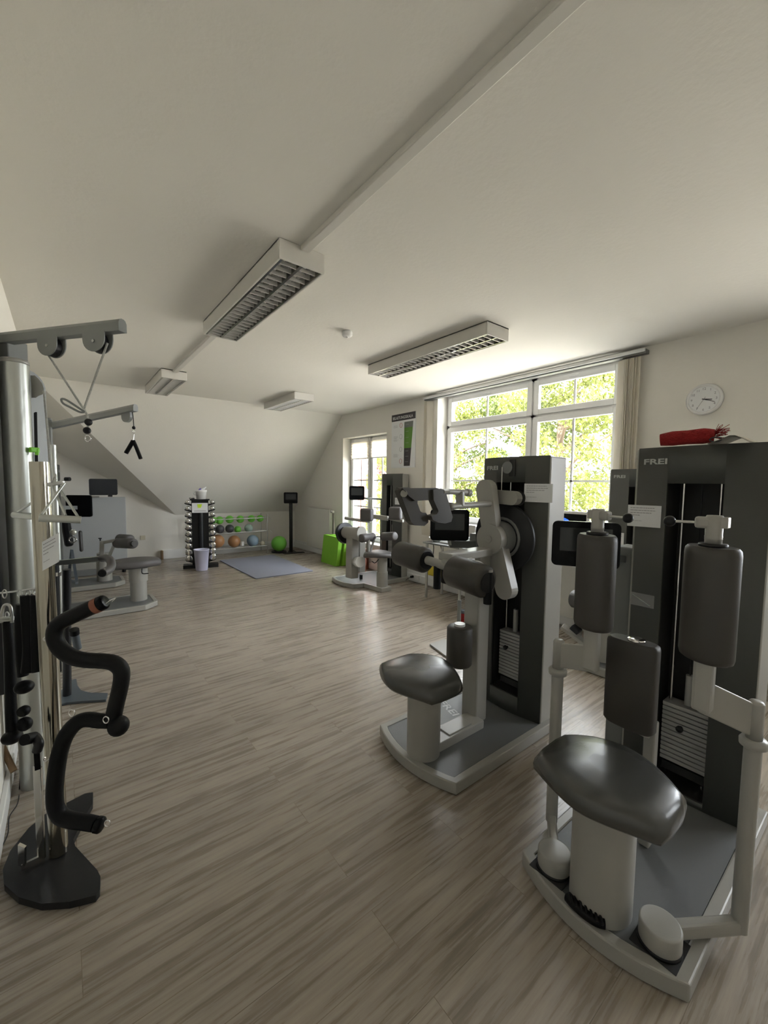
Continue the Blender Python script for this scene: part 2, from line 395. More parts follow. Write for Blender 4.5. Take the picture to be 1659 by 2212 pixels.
# repaired plaster dents on the ceiling belong to its surface
# vertical-blind rail and bundles
t = thing('vertical_blind', (4.06, 2.9, 2.6), 'white vertical-slat blind with ceiling rail drawn open at both sides of the large window', 'blind')
MB().bb(4.03, 4.10, 1.5, 4.28, 2.608, 2.645).build('rail', M['machine_d'], t, bevel=.004)
MB().bb(4.005, 4.018, 1.5, 4.28, 2.618, 2.648).build('rail_cover', M['white'], t, bevel=.003)
for i in range(9):
    y = 1.575+i*.017
    MB().box((4.06, y, 1.66), (.085, .0025, 1.86), rz=.95+.10*math.sin(i*1.7)).build('slat', M['blind'], t)
for i in range(5):
    y = 4.18+i*.016
    MB().box((4.055, y, 1.66), (.085, .0025, 1.86), rz=-.9+.1*math.sin(i*2.1)).build('slat', M['blind'], t)
# pleated blind in the small window
t = thing('pleated_blind', (4.26, 5.85, 1.9), 'white pleated blind pulled a little way down in the small window', 'blind')
for (a, b) in ((5.23, 5.83), (5.87, 6.44)):
    pb = MB(); n = 12
    vs = []; fs = []
    for i in range(n+1):
        z = 2.18-.29*i/n; x = 4.235+(.010 if i % 2 else 0); vs += [V(x,a,z), V(x,b,z)]
    for i in range(n): fs.append((2*i, 2*i+1, 2*i+3, 2*i+2))
    pb.add(vs, fs); vs2 = [v+V(.002,0,0) for v in vs]; pb.add(vs2, [f_[::-1] for f_ in fs])
    pb.build('blind_fabric', M['blind'], t)
    MB().bb(4.23, 4.25, a, b, 1.875, 1.892).build('bottom_bar', M['steel'], t, bevel=.003)
# ceiling lamps -------------------------------------------------------
def lamp(x0, x1, y0, y1, label, refl='reflector', lam='lamella'):
    t = thing('ceiling_lamp', ((x0+x1)/2, (y0+y1)/2, CZ-.1), label, 'ceiling lamp', 'louvred fluorescent ceiling lamps')
    z0 = CZ-.10; w = .012
    b = MB(); b.bb(x0, x1, y0, y0+w, z0, CZ); b.bb(x0, x1, y1-w, y1, z0, CZ); b.bb(x0, x0+w, y0+w, y1-w, z0, CZ); b.bb(x1-w, x1, y0+w, y1-w, z0, CZ)
    b.bb(x0, x1, y0, y1, CZ-.012, CZ)
    b.build('lamp_housing', M['lampbody'], t, bevel=.003)
    g_ = MB(); xm = (x0+x1)/2
    for xa, xb in ((x0+.016, x0+.026), (xm-.008, xm+.008), (x1-.026, x1-.016)): g_.bb(xa, xb, y0+.014, y1-.014, z0+.003, z0+.045)
    for xa, xb in ((x0+.028, xm-.01), (xm+.01, x1-.028)):     # curved reflectors behind the louvre
        n = 8; vs = []; fs = []
        for i in range(n+1):
            u = i/n; x = xa+(xb-xa)*u; z = CZ-.018-.028*(2*u-1)**2
            vs += [V(x,y0+.014,z), V(x,y1-.014,z)]
        fs = [(2*i,2*i+1,2*i+3,2*i+2) for i in range(n)]; g_.add(vs, fs, True)
    g_.build('reflector', M[refl], t)
    n = int(round((y1-y0)/.062))
    first = None
    for i in range(1, n):
        y = y0+(y1-y0)*i/n
        if first is None:
            cf = MB()
            for xa, xb in ((x0+.026, xm-.008), (xm+.008, x1-.026)):
                k = 8; P = [V(xa+(xb-xa)*j/k, y-.003, z0+.004) for j in range(k+1)] + [V(xb-(xb-xa)*j/k, y-.003, z0+.036-.014*(1-(1-2*j/k)**2)) for j in range(k+1)]
                cf.prism(P, (0,.0065,0))
            first = cf.build('lamella', M[lam], t); yf = y
        else:
            q = first.copy(); col.objects.link(q); q.parent = t; q.location = (0, y-yf, 0)
    tb = MB()
    for xa in ((x0+xm)/2+.003, (xm+x1)/2-.003): tb.cyl((xa, y0+.03, z0+.058), (xa, y1-.03, z0+.058), .013, n=12)
    tb.build('fluorescent_tube', M['white'], t)
    return t
lamp(.903, 1.163, 2.035, 3.445, 'largest white louvred lamp, on the ceiling between the two cable ducts')
lamp(2.555, 2.820, 2.040, 3.570, 'white louvred lamp on the ceiling nearest the large window')
lamp(.903, 1.163, 5.135, 6.235, 'small-looking white louvred lamp on the ceiling at the far left, above the slope')
lamp(2.535, 2.825, 5.240, 6.320, 'far white louvred lamp on the ceiling with a grid brightened for reflected light', 'chrome', 'white')  # chrome reflector and white louvre imitate light reflected from the window
t = thing('smoke_detector', (1.874, 2.911, CZ-.05), 'small round white smoke detector on the ceiling between the lamps', 'smoke detector')
MB().lathe((1.874,2.911,CZ), (0,0,-1), [(0,.038),(.008,.042),(.03,.042),(.04,.034),(.044,.02)]).build('housing', M['white'], t)
MB().lathe((1.874,2.911,CZ-.0435), (0,0,-1), [(0,.012),(.006,.010)]).build('sensor', M['white'], t)
# clock ---------------------------------------------------------------
cx, cy, cz, cr_ = 4.10, 1.078, 2.155, .122
t = thing('wall_clock', (cx, cy, cz), 'round white wall clock with grey numerals on the wall beside the large window', 'clock')
MB().lathe((cx,cy,cz), (-1,0,0), [(0,cr_),(.025,cr_),(.038,cr_-.006),(.040,cr_-.012),(.030,cr_-.020),(.028,cr_-.022)], 48).build('case', M['white'], t)
MB().cyl((cx-.020,cy,cz), (cx-.0285,cy,cz), cr_-.021, n=48).build('dial', M['paper'], t)
nm = MB()
for k in range(1, 13):
    a = 2*PI*k/12; r = cr_-.040; s_ = str(k)
    vs, fs = text_mesh(s_, .026, bold=.0004); w_ = max(v.x for v in vs)+min(v.x for v in vs)
    o = V(cx-.0288, cy-math.sin(a)*r+w_/2, cz+math.cos(a)*r-.009)
    nm.add([o+V(0,-1,0)*v.x+V(0,0,1)*v.y for v in vs], fs)
for k in range(60):
    a = 2*PI*k/60; r0 = cr_-.027; r1 = cr_-.0235
    nm.bar((cx-.0289, cy-math.sin(a)*r0, cz+math.cos(a)*r0), (cx-.0289, cy-math.sin(a)*r1, cz+math.cos(a)*r1), .0012, .0004)
nm.build('numerals', M['papergrey'], t)
def hand(name, deg, ln, w, mt, back=.012):
    a = math.radians(deg); d = V(0, -math.sin(a), math.cos(a))
    MB().bar(V(cx-.031,cy,cz)-d*back, V(cx-.031,cy,cz)+d*ln, w, .001, up=(1,0,0)).build(name, mt, t)
hand('hour_hand', 98, .055, .006, M['ink']); hand('minute_hand', 112, .078, .004, M['ink']); hand('second_hand', 211, .085, .0016, M['ink'], .02)
# poster --------------------------------------------------------------
t = thing('wall_poster', (4.095, 4.78, 2.1), 'tall exertion scale poster with dark title strip and green bar on the window wall', 'poster')
P0, P1 = 5.06, 4.515          # left / right edge (y), seen from inside
zt, zb = 2.50, 1.69
MB().bb(4.088, 4.10, P1, P0, zb, zt).build('poster_board', M['paper'], t)
MB().bb(4.0865, 4.0885, P1, P0-.0, zt-.10, zt+.002).build('title_strip', M['ink'], t)
tx = MB(); text_on(tx, 'BELASTUNGSSKALA', (4.086, P0-.03, zt-.075), (0,-1,0), (0,0,1), .062, .46, .0006); tx.build('title_text', M['paper'], t)
xq = 4.0872
yb0, yb1 = P0-.30, P0-.50
def quad(mb, ya, yb, za, zb_, yb2=None): return mb.add([(xq,ya,za),(xq,yb,za),(xq,yb2 if yb2 is not None else yb,zb_),(xq,ya,zb_)], [(0,1,2,3)])
quad(MB(), yb0, yb1, zt-.13, zt-.215, yb1+.008).build('scale_top', M['postgrey'], t)
quad(MB(), yb0, yb1+.008, zt-.215, zt-.52, yb1+.038).build('scale_green', M['postgreen'], t)
quad(MB(), yb0, yb1+.038, zt-.52, zt-.785, yb1+.062).build('scale_dark', M['ink'], t)
ln = MB(); rng = random.Random(3)
for zc, n in ((zt-.165, 3), (zt-.33, 6), (zt-.60, 4)):
    for i in range(n): ln.bb(xq-.0004, xq, P0-.05-rng.uniform(.08,.12), P0-.05, zc-.014*i-.003, zc-.014*i)
for z_ in (zt-.17, zt-.27, zt-.36, zt-.44, zt-.56, zt-.64, zt-.72): ln.bb(xq-.0006, xq-.0002, yb0-.10, yb0-.03, z_-.004, z_)
ln.build('print_lines', M['papergrey'], t)
for i, z_ in enumerate((zt-.17, zt-.34, zt-.53, zt-.71)):
    MB().tube([(xq-.0005, P0-.225+.030*math.cos(a), z_+.034*math.sin(a)) for a in [2*PI*k/12 for k in range(12)]], .0025, 6, closed=True, sub=2).build('face_icon', M['redprint'] if i in (0,3) else M['papergrey'], t)
# radiators -----------------------------------------------------------
def radiator(y0, y1, z0, z1, label):
    t = thing('radiator', (RX, (y0+y1)/2, z0), label, 'radiator')
    r = MB(); r.bb(RX-.105, RX-.088, y0, y1, z0, z1); r.bb(RX-.055, RX-.038, y0, y1, z0, z1)
    r.bb(RX-.105, RX-.038, y0-.004, y0+.006, z0, z1); r.bb(RX-.105, RX-.038, y1-.006, y1+.004, z0, z1)
    r.build('radiator_panel', M['radiator'], t, bevel=.004)
    g_ = MB(); g_.bb(RX-.1, RX-.045, y0, y1, z1-.004, z1+.004)
    for i in range(int((y1-y0)/.02)): g_.bb(RX-.098, RX-.047, y0+.01+i*.02, y0+.016+i*.02, z1+.004, z1+.007)
    g_.build('top_grille', M['radiator'], t)
    MB().roll((RX-.07,y0-.02,z1-.03),(RX-.07,y0-.10,z1-.03), .024, .006).build('thermostat_knob', M['white'], t)
    p = MB().tube([(RX-.07,y0-.02,z1-.03),(RX-.03,y0-.055,z1-.03),(RX-.03,y0-.055,.03)], .009, 8, sub=1)
    p.build('pipe', M['chrome'], t)
    br_ = MB().bb(RX-.05, RX, y0+.1, y0+.13, z0+.1, z1-.1).bb(RX-.05, RX, y1-.13, y1-.1, z0+.1, z1-.1); br_.build('bracket', M['white'], t)
    return t
radiator(6.80, 7.70, .14, .93, 'tall white flat radiator on the right-hand wall behind the green foam blocks')
radiator(1.95, 3.55, .12, .70, 'long white radiator under the large window, partly hidden by the middle machine')
# wall sockets
t = thing('wall_socket', (1.12, BY, .42), 'cream power socket on the back wall behind the leg roller', 'socket')
MB().bb(1.09,1.17,BY-.012,BY,.38,.46).build('cover', M['socket'], t, bevel=.004); MB().cyl((1.13,BY-.008,.42),(1.13,BY-.0125,.42),.022).build('inset', M['socket'], t)
t = thing('wall_socket', (RX, 4.42, .08), 'white power socket low on the window wall with a black plug in it', 'socket')
MB().bb(RX-.058,RX-.045,4.33,4.50,.05,.12).build('cover', M['white'], t, bevel=.004)
MB().cyl((RX-.055,4.46,.085),(RX-.10,4.46,.085),.018).build('plug', M['black'], t)
MB().tube([(RX-.10,4.46,.085),(RX-.14,4.50,.05),(RX-.10,4.58,.012),(RX-.06,4.7,.012)], .004, 6).build('cable', M['black'], t)
# ================================================================ MACHINES AT THE WINDOW SIDE
def smooth_front(x0, x1, y0, y1, bulge, n=10):
    pts = []
    for i in range(n+1):
        u = i/n; y = y0+(y1-y0)*u; pts.append((x0+bulge-bulge*(1-(2*u-1)**2), y))
    return pts + [(x1, y1), (x1, y0)]
def inset_poly(pts, d):
    out = []; n = len(pts)
    area = sum(pts[i][0]*pts[(i+1)%n][1]-pts[(i+1)%n][0]*pts[i][1] for i in range(n))
    sg = 1 if area > 0 else -1
    for i in range(n):
        p0 = Vector(pts[i-1]); p1 = Vector(pts[i]); p2 = Vector(pts[(i+1) % n])
        e1 = (p1-p0).normalized(); e2 = (p2-p1).normalized()
        n1 = Vector((-e1.y, e1.x))*sg; n2 = Vector((-e2.y, e2.x))*sg
        m_ = (n1+n2); m_ = m_/max(m_.dot(n1), .3)
        out.append(tuple(p1+m_*d))
    return out
def base_plate(t, pts, h=.062, rim=.04, back=True):
    inn = inset_poly(pts, rim)
    mb = MB(); n = len(pts)
    top = [V(*p, h) for p in pts]; bot = [V(*p, .004) for p in pts]; itop = [V(*p, h) for p in inn]; ilow = [V(*p, h-.008) for p in inn]
    vs = bot+top+itop+ilow
    fs = [tuple(range(n))[::-1]]
    for k in range(3): fs += [(k*n+i, k*n+(i+1) % n, (k+1)*n+(i+1) % n, (k+1)*n+i) for i in range(n)]
    mb.add(vs, fs); mb.build('base_frame', M['machine'], t, bevel=.006)
    MB().prism([V(*p, h-.010) for p in inset_poly(pts, rim+.001)], (0,0,.006)).build('deck', M['deck'], t)
def cabinet(t, xf, xb, y0, y1, h, slot, bow=.03, stack=(.2,.48), n_pl=14, z0=.06, logo=True, s=1, pulley=None):
    "weight-stack cabinet whose curved face looks along -s*X"
    X = lambda d: xf+s*d                       # depth behind the face
    D = abs(xb-xf)
    ym = (y0+y1)/2; hw = (y1-y0)/2
    def fx(y): return xf-s*bow*(1-((y-ym)/hw)**2)
    ys0, ys1, zs0, zs1 = slot
    sh = MB()
    def sb(a, b, c, d, e, f_): sh.bb(min(a,b), max(a,b), c, d, e, f_)
    sb(X(.004), xb, y0-.004, y0+.018, z0-.01, h-.004); sb(X(.004), xb, y1-.018, y1+.012, z0-.01, h-.004)
    sb(X(D-.02), xb, y0, y1, z0-.01, h-.004); sb(X(.004), xb, y0, y1, h-.03, h-.004)
    sh.build('cabinet_shell', M['machine'], t, bevel=.008)
    fc = MB(); n = 20; th = .012
    ys_ = sorted(set([y0+(y1-y0)*i/n for i in range(n+1)]+[ys0, ys1]))
    for a, b in zip(ys_[:-1], ys_[1:]):
        mid = (a+b)/2
        segs = [(z0, h)] if not (ys0 < mid < ys1) else [(z0, zs0), (zs1, h)]
        for (c, d) in segs:
            P = [V(fx(a),a,c), V(fx(b),b,c), V(fx(b),b,d), V(fx(a),a,d)]; Q = [p+V(s*th,0,0) for p in P]
            fc.add(P, [(0,1,2,3) if s < 0 else (3,2,1,0)], True); fc.add(Q, [(3,2,1,0) if s < 0 else (0,1,2,3)])
            fc.add([P[0],P[1],Q[1],Q[0]], [(0,1,2,3)]); fc.add([P[3],P[2],Q[2],Q[3]], [(3,2,1,0)])
    for yy in (ys0, ys1): fc.add([V(fx(yy),yy,zs0), V(fx(yy)+s*th,yy,zs0), V(fx(yy)+s*th,yy,zs1), V(fx(yy),yy,zs1)], [(0,1,2,3)])
    fc.build('front_panel', M['panel'], t, merge=True)
    it = MB()
    def ib(a, b, c, d, e, f_): it.bb(min(a,b), max(a,b), c, d, e, f_)
    ib(X(D-.03), X(D-.022), ys0-.03, ys1+.03, zs0-.03, zs1+.03)
    ib(X(.002), X(D-.03), ys0-.012, ys0-.004, zs0, zs1); ib(X(.002), X(D-.03), ys1+.004, ys1+.012, zs0, zs1)
    ib(X(.002), X(D-.03), ys0, ys1, zs0-.02, zs0-.01); ib(X(.002), X(D-.03), ys0, ys1, zs1+.006, zs1+.014)
    it.build('cabinet_lining', M['dark'], t)
    wy = (ys1-ys0); xc = X(D*.45)
    for k in (.16, .84):
        MB().cyl((xc, ys0+wy*k, zs0), (xc, ys0+wy*k, zs1), .007, n=12).build('guide_rod', M['chrome'], t)
    MB().cyl((xc, ys0+wy*.5, stack[1]), (xc, ys0+wy*.5, zs1), .003, n=8).build('lift_cable', M['black'], t)
    MB().cyl((xc, ys0+wy*.5, stack[1]), (xc, ys0+wy*.5, stack[1]+.14), .016, n=14).build('stack_head', M['plate'], t)
    ph = (stack[1]-stack[0])/n_pl
    pl = None
    for i in range(n_pl):
        z = stack[0]+i*ph
        if pl is None:
            pl = MB().bb(xc-.038, xc+.038, ys0+wy*.06, ys1-wy*.06, z, z+ph*.80).build('weight_plate', M['plate'], t, bevel=.002)
        else:
            q = pl.copy(); col.objects.link(q); q.parent = t; q.location = (0, 0, z-stack[0])
    MB().bb(xc-.03, xc+.03, ys0+wy*.1, ys1-wy*.1, stack[0]-.05, stack[0]-.012).build('stack_buffer', M['rubberwheel'], t)
    pm = MB(); pm.lathe((fx((ys0+ys1)/2)+s*.035, ys0+wy*.5, stack[0]+(stack[1]-stack[0])*.72), (-s,0,0), [(0,.006),(.015,.006),(.018,.014),(.028,.014)], 12); pm.build('selector_pin', M['black'], t)
    if logo:
        lg = MB(); hgt = .034
        if s > 0: text_on(lg, 'FREI', (fx(y1-.03)-.001, y1-.025, h-.075), (.0,-1,0), (0,0,1), hgt, .098, .001)
        else: text_on(lg, 'FREI', (fx(y0+.03)+.001, y0+.025, h-.075), (.0,1,0), (0,0,1), hgt, .098, .001)
        for v in lg.v: v.x = fx(v.y)-s*.0012
        lg.build('logo', M['logo'], t)
    return fx
def seat_pad(t, cx, cy, z, rot=0, w=.21, d=.19, th=.075, mt='seat', droop=.03):
    # bow-tie seat: long curved front and back edges meeting short straight ends in soft corners
    out = []
    for i in range(13):
        u = -1+2*i/12; out.append(Vector(((-.52-.50*(1-abs(u)**1.7))*d, -u*w*.99)))
    for i in range(13):
        u = -1+2*i/12; out.append(Vector(((.46+.44*(1-abs(u)**1.7))*d, u*w*1.0)))
    out = chaikin(out, 1); c_, s_ = math.cos(rot), math.sin(rot)
    rings = []
    for k, dz in ((.70,-th),(.93,-th*.93),(1.0,-th*.72),(1.015,-th*.45),(.995,-th*.2),(.95,-th*.05),(.87,0),(.6,.001),(.25,.001)):
        ring = []
        for p in out:
            x, y = p.x*k, p.y*k
            zz = z+dz-droop*(abs(y)/w)**2.6 - .010*max(0,-x/d)**2
            ring.append(V(cx+x*c_-y*s_, cy+x*s_+y*c_, zz))
        rings.append(ring)
    mb = MB().loft(rings); mb.build('seat', M[mt], t)
    MB().box((cx, cy, z-th-.008), (.20, .22, .014), rz=rot).build('seat_plate', M['black'], t)
def seat_column(t, cx, cy, r, ztop, zmid=None, z0=.056):
    zmid = zmid or ztop-.06
    MB().cyl((cx,cy,z0), (cx,cy,zmid), r, n=40).build('column', M['machine'], t)
    MB().cyl((cx,cy,zmid-.004), (cx,cy,ztop), r*.90, n=40).build('inner_column', M['machine'], t)
def tablet(t, c, a, w=.26, h=.20, on=True, tilt=0):
    "rounded black tablet; a = heading of its screen"
    n = V(math.cos(a), math.sin(a), 0); ux = V(-n.y, n.x, 0); uz = V(0,0,1); n = (n*math.cos(tilt)+uz*math.sin(tilt)); uz = n.cross(ux)
    if uz.z < 0: uz = -uz
    r = .022; pts = []
    for (sx, sz, a0) in ((1,1,0),(-1,1,90),(-1,-1,180),(1,-1,270)):
        for k in range(5):
            th = math.radians(a0+k*22.5); pts.append(ux*(sx*(w/2-r)+r*math.cos(th))+uz*(sz*(h/2-r)+r*math.sin(th)))
    c = Vector(c)
    body = MB().prism([c+p-n*.012 for p in pts], n*.022); bo = body.build('tablet', M['screen'], t, bevel=.003)
    if on:
        MB().add([c+n*.0106+ux*(x*w)+uz*(z*h) for x, z in ((-.38,-.16),(.38,-.16),(.38,.36),(-.38,.36))], [(0,1,2,3)]).build('display', M['screen_on'], bo)
    return n, ux, uz
def sheet(c, ux, uz, n, w, h, label, curl=.004):
    "printed notice taped on"
    c = Vector(c); ux = Vector(ux).normalized(); uz = Vector(uz).normalized(); n = Vector(n).normalized()
    t = thing('notice_sheet', tuple(c), label, 'notice')
    vs = []; k = 6
    for i in range(k+1):
        u = i/k-.5
        vs += [c+ux*u*w-uz*h/2+n*(.0015+curl*(2*u)**2*0), c+ux*u*w+uz*h/2+n*(.0015)]
    fs = [(2*i, 2*i+2, 2*i+3, 2*i+1) for i in range(k)]
    mb = MB().add(vs, fs); mb.add([v-n*.0006 for v in vs], [f_[::-1] for f_ in fs]); mb.build('paper', M['paper'], t)
    lines = MB(); hh = h/10
    for r_, x1 in ((0,.30),(1,.34),(2,.22),(3,-.12),(5.2,-.05)):
        z = .36*h-r_*hh*1.15; x0 = -.42*w; xe = x1*w; x = x0; rg = random.Random(int(r_*10)+int(w*100))
        while x < xe:
            l = rg.uniform(.04,.11)*w; l = min(l, xe-x); th = .30 if r_ < 4 else .18
            lines.add([c+ux*x+uz*z+n*.0024, c+ux*(x+l)+uz*z+n*.0024, c+ux*(x+l)+uz*(z+hh*th)+n*.0024, c+ux*x+uz*(z+hh*th)+n*.0024], [(0,1,2,3)])
            x += l+.014*w
    lines.build('printed_text', M['papergrey'], t)
    return t
Hn = FW.to_2d().to_3d().normalized()
# ---------------------------------------------------------------- machine 1 (middle): back trainer with rocker arm
t = thing('strength_machine', (1.85, 1.5, 0), 'grey trunk trainer with black disc, rocker arm and hooked shoulder pads, in the middle', 'gym machine')
base_plate(t, smooth_front(1.335, 2.34, 1.225, 1.815, .07))
fx = cabinet(t, 2.16, 2.335, 1.262, 1.712, 1.622, (1.395,1.60,.17,1.47), bow=.035, stack=(.235,.53))
MB().bb(2.20,2.33,1.76,1.86,.062,1.12).build('side_post', M['machine_d'], t, bevel=.008)
sheet((2.132,1.31,1.41), (.14,-1,0), (0,0,1), (-1,-.14,0), .165, .105, 'white printed notice on the cabinet of the middle machine beside its black disc')
seat_column(t, 1.445, 1.492, .086, .47, .40)
MB().tube([(1.445+.088*math.cos(a), 1.492+.088*math.sin(a), .398) for a in [2*PI*k/20 for k in range(20)]], .003, 6, closed=True, sub=1).build('column_ring', M['machine'], t)
seat_pad(t, 1.405, 1.485, .535)
MB().bb(1.50,1.87,1.435,1.555,.056,.105).build('foot_beam', M['machine'], t, bevel=.006)
MB().bb(1.60,1.78,1.45,1.54,.105,.112).build('foot_plate', M['machine'], t, bevel=.003)
lg = MB(); text_on(lg, 'FREI', (1.86,1.79,.0585), (-.25,-1,0), (1,-.25,0), .07, .17, .001); lg.build('deck_logo', M['logo'], t)
MB().bb(1.855,1.955,1.485,1.595,.056,1.06).build('post', M['machine'], t, bevel=.010)
MB().bb(1.60,2.0,1.465,1.565,1.045,1.088).build('beam', M['machine'], t, bevel=.006)
MB().bb(1.585,1.76,1.44,1.53,1.005,1.055).build('beam_end', M['machine'], t, bevel=.006)
MB().roll((1.755,1.535,.425),(1.755,1.535,.655), .072, .014).build('knee_roller', M['pad'], t)
MB().cyl((1.755,1.535,.655),(1.755,1.535,.668), .03).build('roller_cap', M['white'], t)
# lower cross bar with two rollers and foam grips
MB().tube([(1.6,1.78,1.03),(1.6,1.62,1.028),(1.6,1.42,1.01),(1.6,1.30,1.0)], .024, 14).build('cross_bar', M['machine'], t)
MB().roll((1.6,1.655,1.025),(1.6,1.895,1.035), .073, .016).build('roller_pad', M['pad'], t)
MB().roll((1.6,1.235,.985),(1.6,1.462,1.005), .082, .016).build('roller_pad', M['pad'], t)
MB().cyl((1.6,1.234,.985),(1.6,1.228,.985), .05).build('roller_cap', M['black'], t)
MB().cyl((1.6,1.66,1.027),(1.6,1.648,1.027), .05).build('roller_cap', M['black'], t)
MB().cyl((1.6,1.57,1.01),(1.6,1.57,.885), .020).build('hand_grip', M['foam'], t)
MB().cyl((1.62,1.245,1.035),(1.62,1.245,.875), .020).build('hand_grip', M['foam'], t)
MB().cyl((1.62,1.245,1.045),(1.62,1.245,1.033), .022).build('grip_cap', M['machine'], t)
MB().tube([(1.78,1.50,1.02),(1.68,1.35,1.05),(1.62,1.25,1.04)], .012, 10).build('grip_rod', M['machine'], t)
# rocker arm in the YZ plane
def arm_outline(y0, z0, y1, z1, w0, w1, n=10):
    d = V(0, y1-y0, z1-z0).normalized(); s_ = V(0, -d.z, d.y); P = []
    for k in range(n+1):
        a = -PI/2+PI*k/n; P.append(V(0,y1,z1)+d*w1*math.cos(a)+s_*w1*math.sin(a))
    for k in range(n+1):
        a = PI/2+PI*k/n; P.append(V(0,y0,z0)+d*w0*math.cos(a)+s_*w0*math.sin(a))
    return P
MB().prism([p+V(1.945,0,0) for p in arm_outline(1.545,1.425,1.487,1.13,.058,.052)], (.05,0,0)).build('rocker_arm', M['machine'], t, bevel=.006)
MB().prism([p+V(1.955,0,0) for p in arm_outline(1.487,1.16,1.395,.86,.054,.056)], (.06,0,0)).build('lower_arm', M['machine'], t, bevel=.006)
MB().cyl((1.935,1.492,1.14),(1.985,1.492,1.14), .088, n=48).build('hub_plate', M['machine'], t, bevel=.004)
MB().cyl((1.985,1.492,1.14),(2.06,1.492,1.14), .098, n=48).build('hub_drum', M['machine_d'], t, bevel=.004)
MB().lathe((1.934,1.492,1.14),(-1,0,0),[(0,.022),(.003,.022),(.004,.018),(.001,.012),(.004,.007)],20).build('hub_cap', M['machine'], t)
MB().tube([(2.062,1.492+.115*math.cos(a),1.14+.115*math.sin(a)) for a in [2*PI*k/24 for k in range(24)]], .009, 8, closed=True, sub=1).build('dial_ring', M['machine_d'], t)
MB().lathe((2.065,1.492,1.142),(1,0,0),[(0,.20),(.004,.205),(.02,.205),(.024,.20)],64).build('disc', M['blackmetal'], t)
MB().cyl((2.09,1.492,1.142),(2.16,1.492,1.142), .05).build('disc_axle', M['blackmetal'], t)
MB().prism([p+V(2.03,0,0) for p in arm_outline(1.57,1.385,1.415,1.378,.040,.040)], (.05,0,0)).build('cable_arm', M['machine'], t, bevel=.005)
MB().cyl((2.085,1.415,1.378),(2.10,1.415,1.378), .046).build('pulley', M['rubberwheel'], t)
MB().cyl((2.110,1.508,1.558),(2.118,1.508,1.558), .036, n=32).build('pulley', M['machine_d'], t)
MB().bb(2.114,2.118,1.455,1.495,1.505,1.605).build('pulley_slot', M['dark'], t)
MB().tube([(2.10,1.535,1.56),(2.08,1.52,1.41)], .003, 6, sub=1).build('cable', M['steel'], t)
MB().cyl((1.63,1.5,1.337),(1.95,1.5,1.345), .017, n=18).build('carrier_bar', M['machine'], t)
MB().roll((1.605,1.5,1.337),(1.635,1.5,1.337), .022, .005, 18).build('bar_end', M['machine'], t)
MB().cyl((1.58,1.51,1.416),(1.76,1.51,1.410), .015, n=18).build('upper_bar', M['machine'], t)
MB().roll((1.75,1.51,1.410),(1.785,1.51,1.408), .021, .005, 18).build('bar_end', M['machine'], t)
MB().bar((1.70,1.505,1.335),(1.70,1.51,1.415), .05, .02).build('bar_bracket', M['machine'], t, bevel=.004)
# hooked shoulder pads
def hook(pts, r): return MB().tube(pts, r, 16, sub=5, sq=.6)
def yq(px, py, y): return PY(px, py, y)
def slab(px_pts, y, dy): return MB().prism([yq(x_, z_, y) for x_, z_ in px_pts], (0,dy,0))
slab([(864,1062),(868,1054),(884,1053),(902,1060),(902,1088),(909,1107),(920,1108),(926,1116),(925,1129),(917,1136),(897,1135),(888,1127)], 1.50, .04).build('shoulder_pad', M['pad'], t, bevel=.014, seg=4)
slab([(936,1058),(953,1055),(963,1063),(978,1117),(975,1127),(962,1131),(948,1129),(935,1123),(932,1114),(943,1111),(948,1105),(937,1080)], 1.47, .04).build('shoulder_pad', M['pad'], t, bevel=.014, seg=4)
slab([(870,1055),(945,1054),(958,1062),(958,1079),(897,1082),(884,1072)], 1.485, .04).build('pad_bridge', M['pad'], t, bevel=.012, seg=4)
c = yq(872,1066,1.497); MB().cyl(c+V(-.004,-.008,0), c+V(.004,.008,0), .017, n=20).build('pad_cap', M['machine'], t)
MB().cyl(yq(955,1063,1.48), (1.60,1.51,1.416), .016).build('pad_rod', M['machine'], t)
# tablet on its bracket
c = PD(971,1134,2.72); tablet(t, c, math.atan2(-c.y,-c.x)+.10, .252, .205)
MB().bar(PD(975,1172,2.76)+V(0,.02,-.012), (2.24,1.80,1.045), .03, .05).build('tablet_bracket', M['machine_d'], t, bevel=.005)
MB().bar(c+V(.01,.02,-.02), PD(975,1176,2.76), .03, .03).build('tablet_stem', M['machine_d'], t)

# ---------------------------------------------------------------- machine 2 (front right): leg abduction trainer
t = thing('strength_machine', (1.8, .55, 0), 'grey thigh trainer with two tall round pads on swivel poles, nearest on the right', 'gym machine')
base_plate(t, smooth_front(1.268, 2.36, .298, .835, .075))
fx2 = cabinet(t, 2.15, 2.35, .335, .806, 1.632, (.475,.678,.09,1.47), bow=.025, stack=(.175,.455), n_pl=13)
MB().bb(2.22,2.36,.835,.925,.062,1.15).build('side_post', M['machine_d'], t, bevel=.008)
sheet((2.125,.762,1.318), (.10,-1,0), (0,0,1), (-1,-.10,0), .135, .10, 'white printed notice on the cabinet of the nearest machine on the right')
pf = MB(); pf.bb(2.1235,2.1245,.70,.80,.895,.955); pf.build('label_pocket', M['plasticfilm'], t)
MB().bar((2.1232,.79,.945),(2.1232,.715,.905), .012, .0008).build('pocket_glare', M['logo'], t)  # pale diagonal strip drawn as a reflection on the film
seat_column(t, 1.388, .566, .095, .46, .40)
seat_pad(t, 1.372, .562, .55, w=.205, d=.185)
MB().tube([(1.30,.63,.452),(1.275,.56,.425),(1.29,.48,.44)], .004, 8).build('seat_cable', M['black'], t)
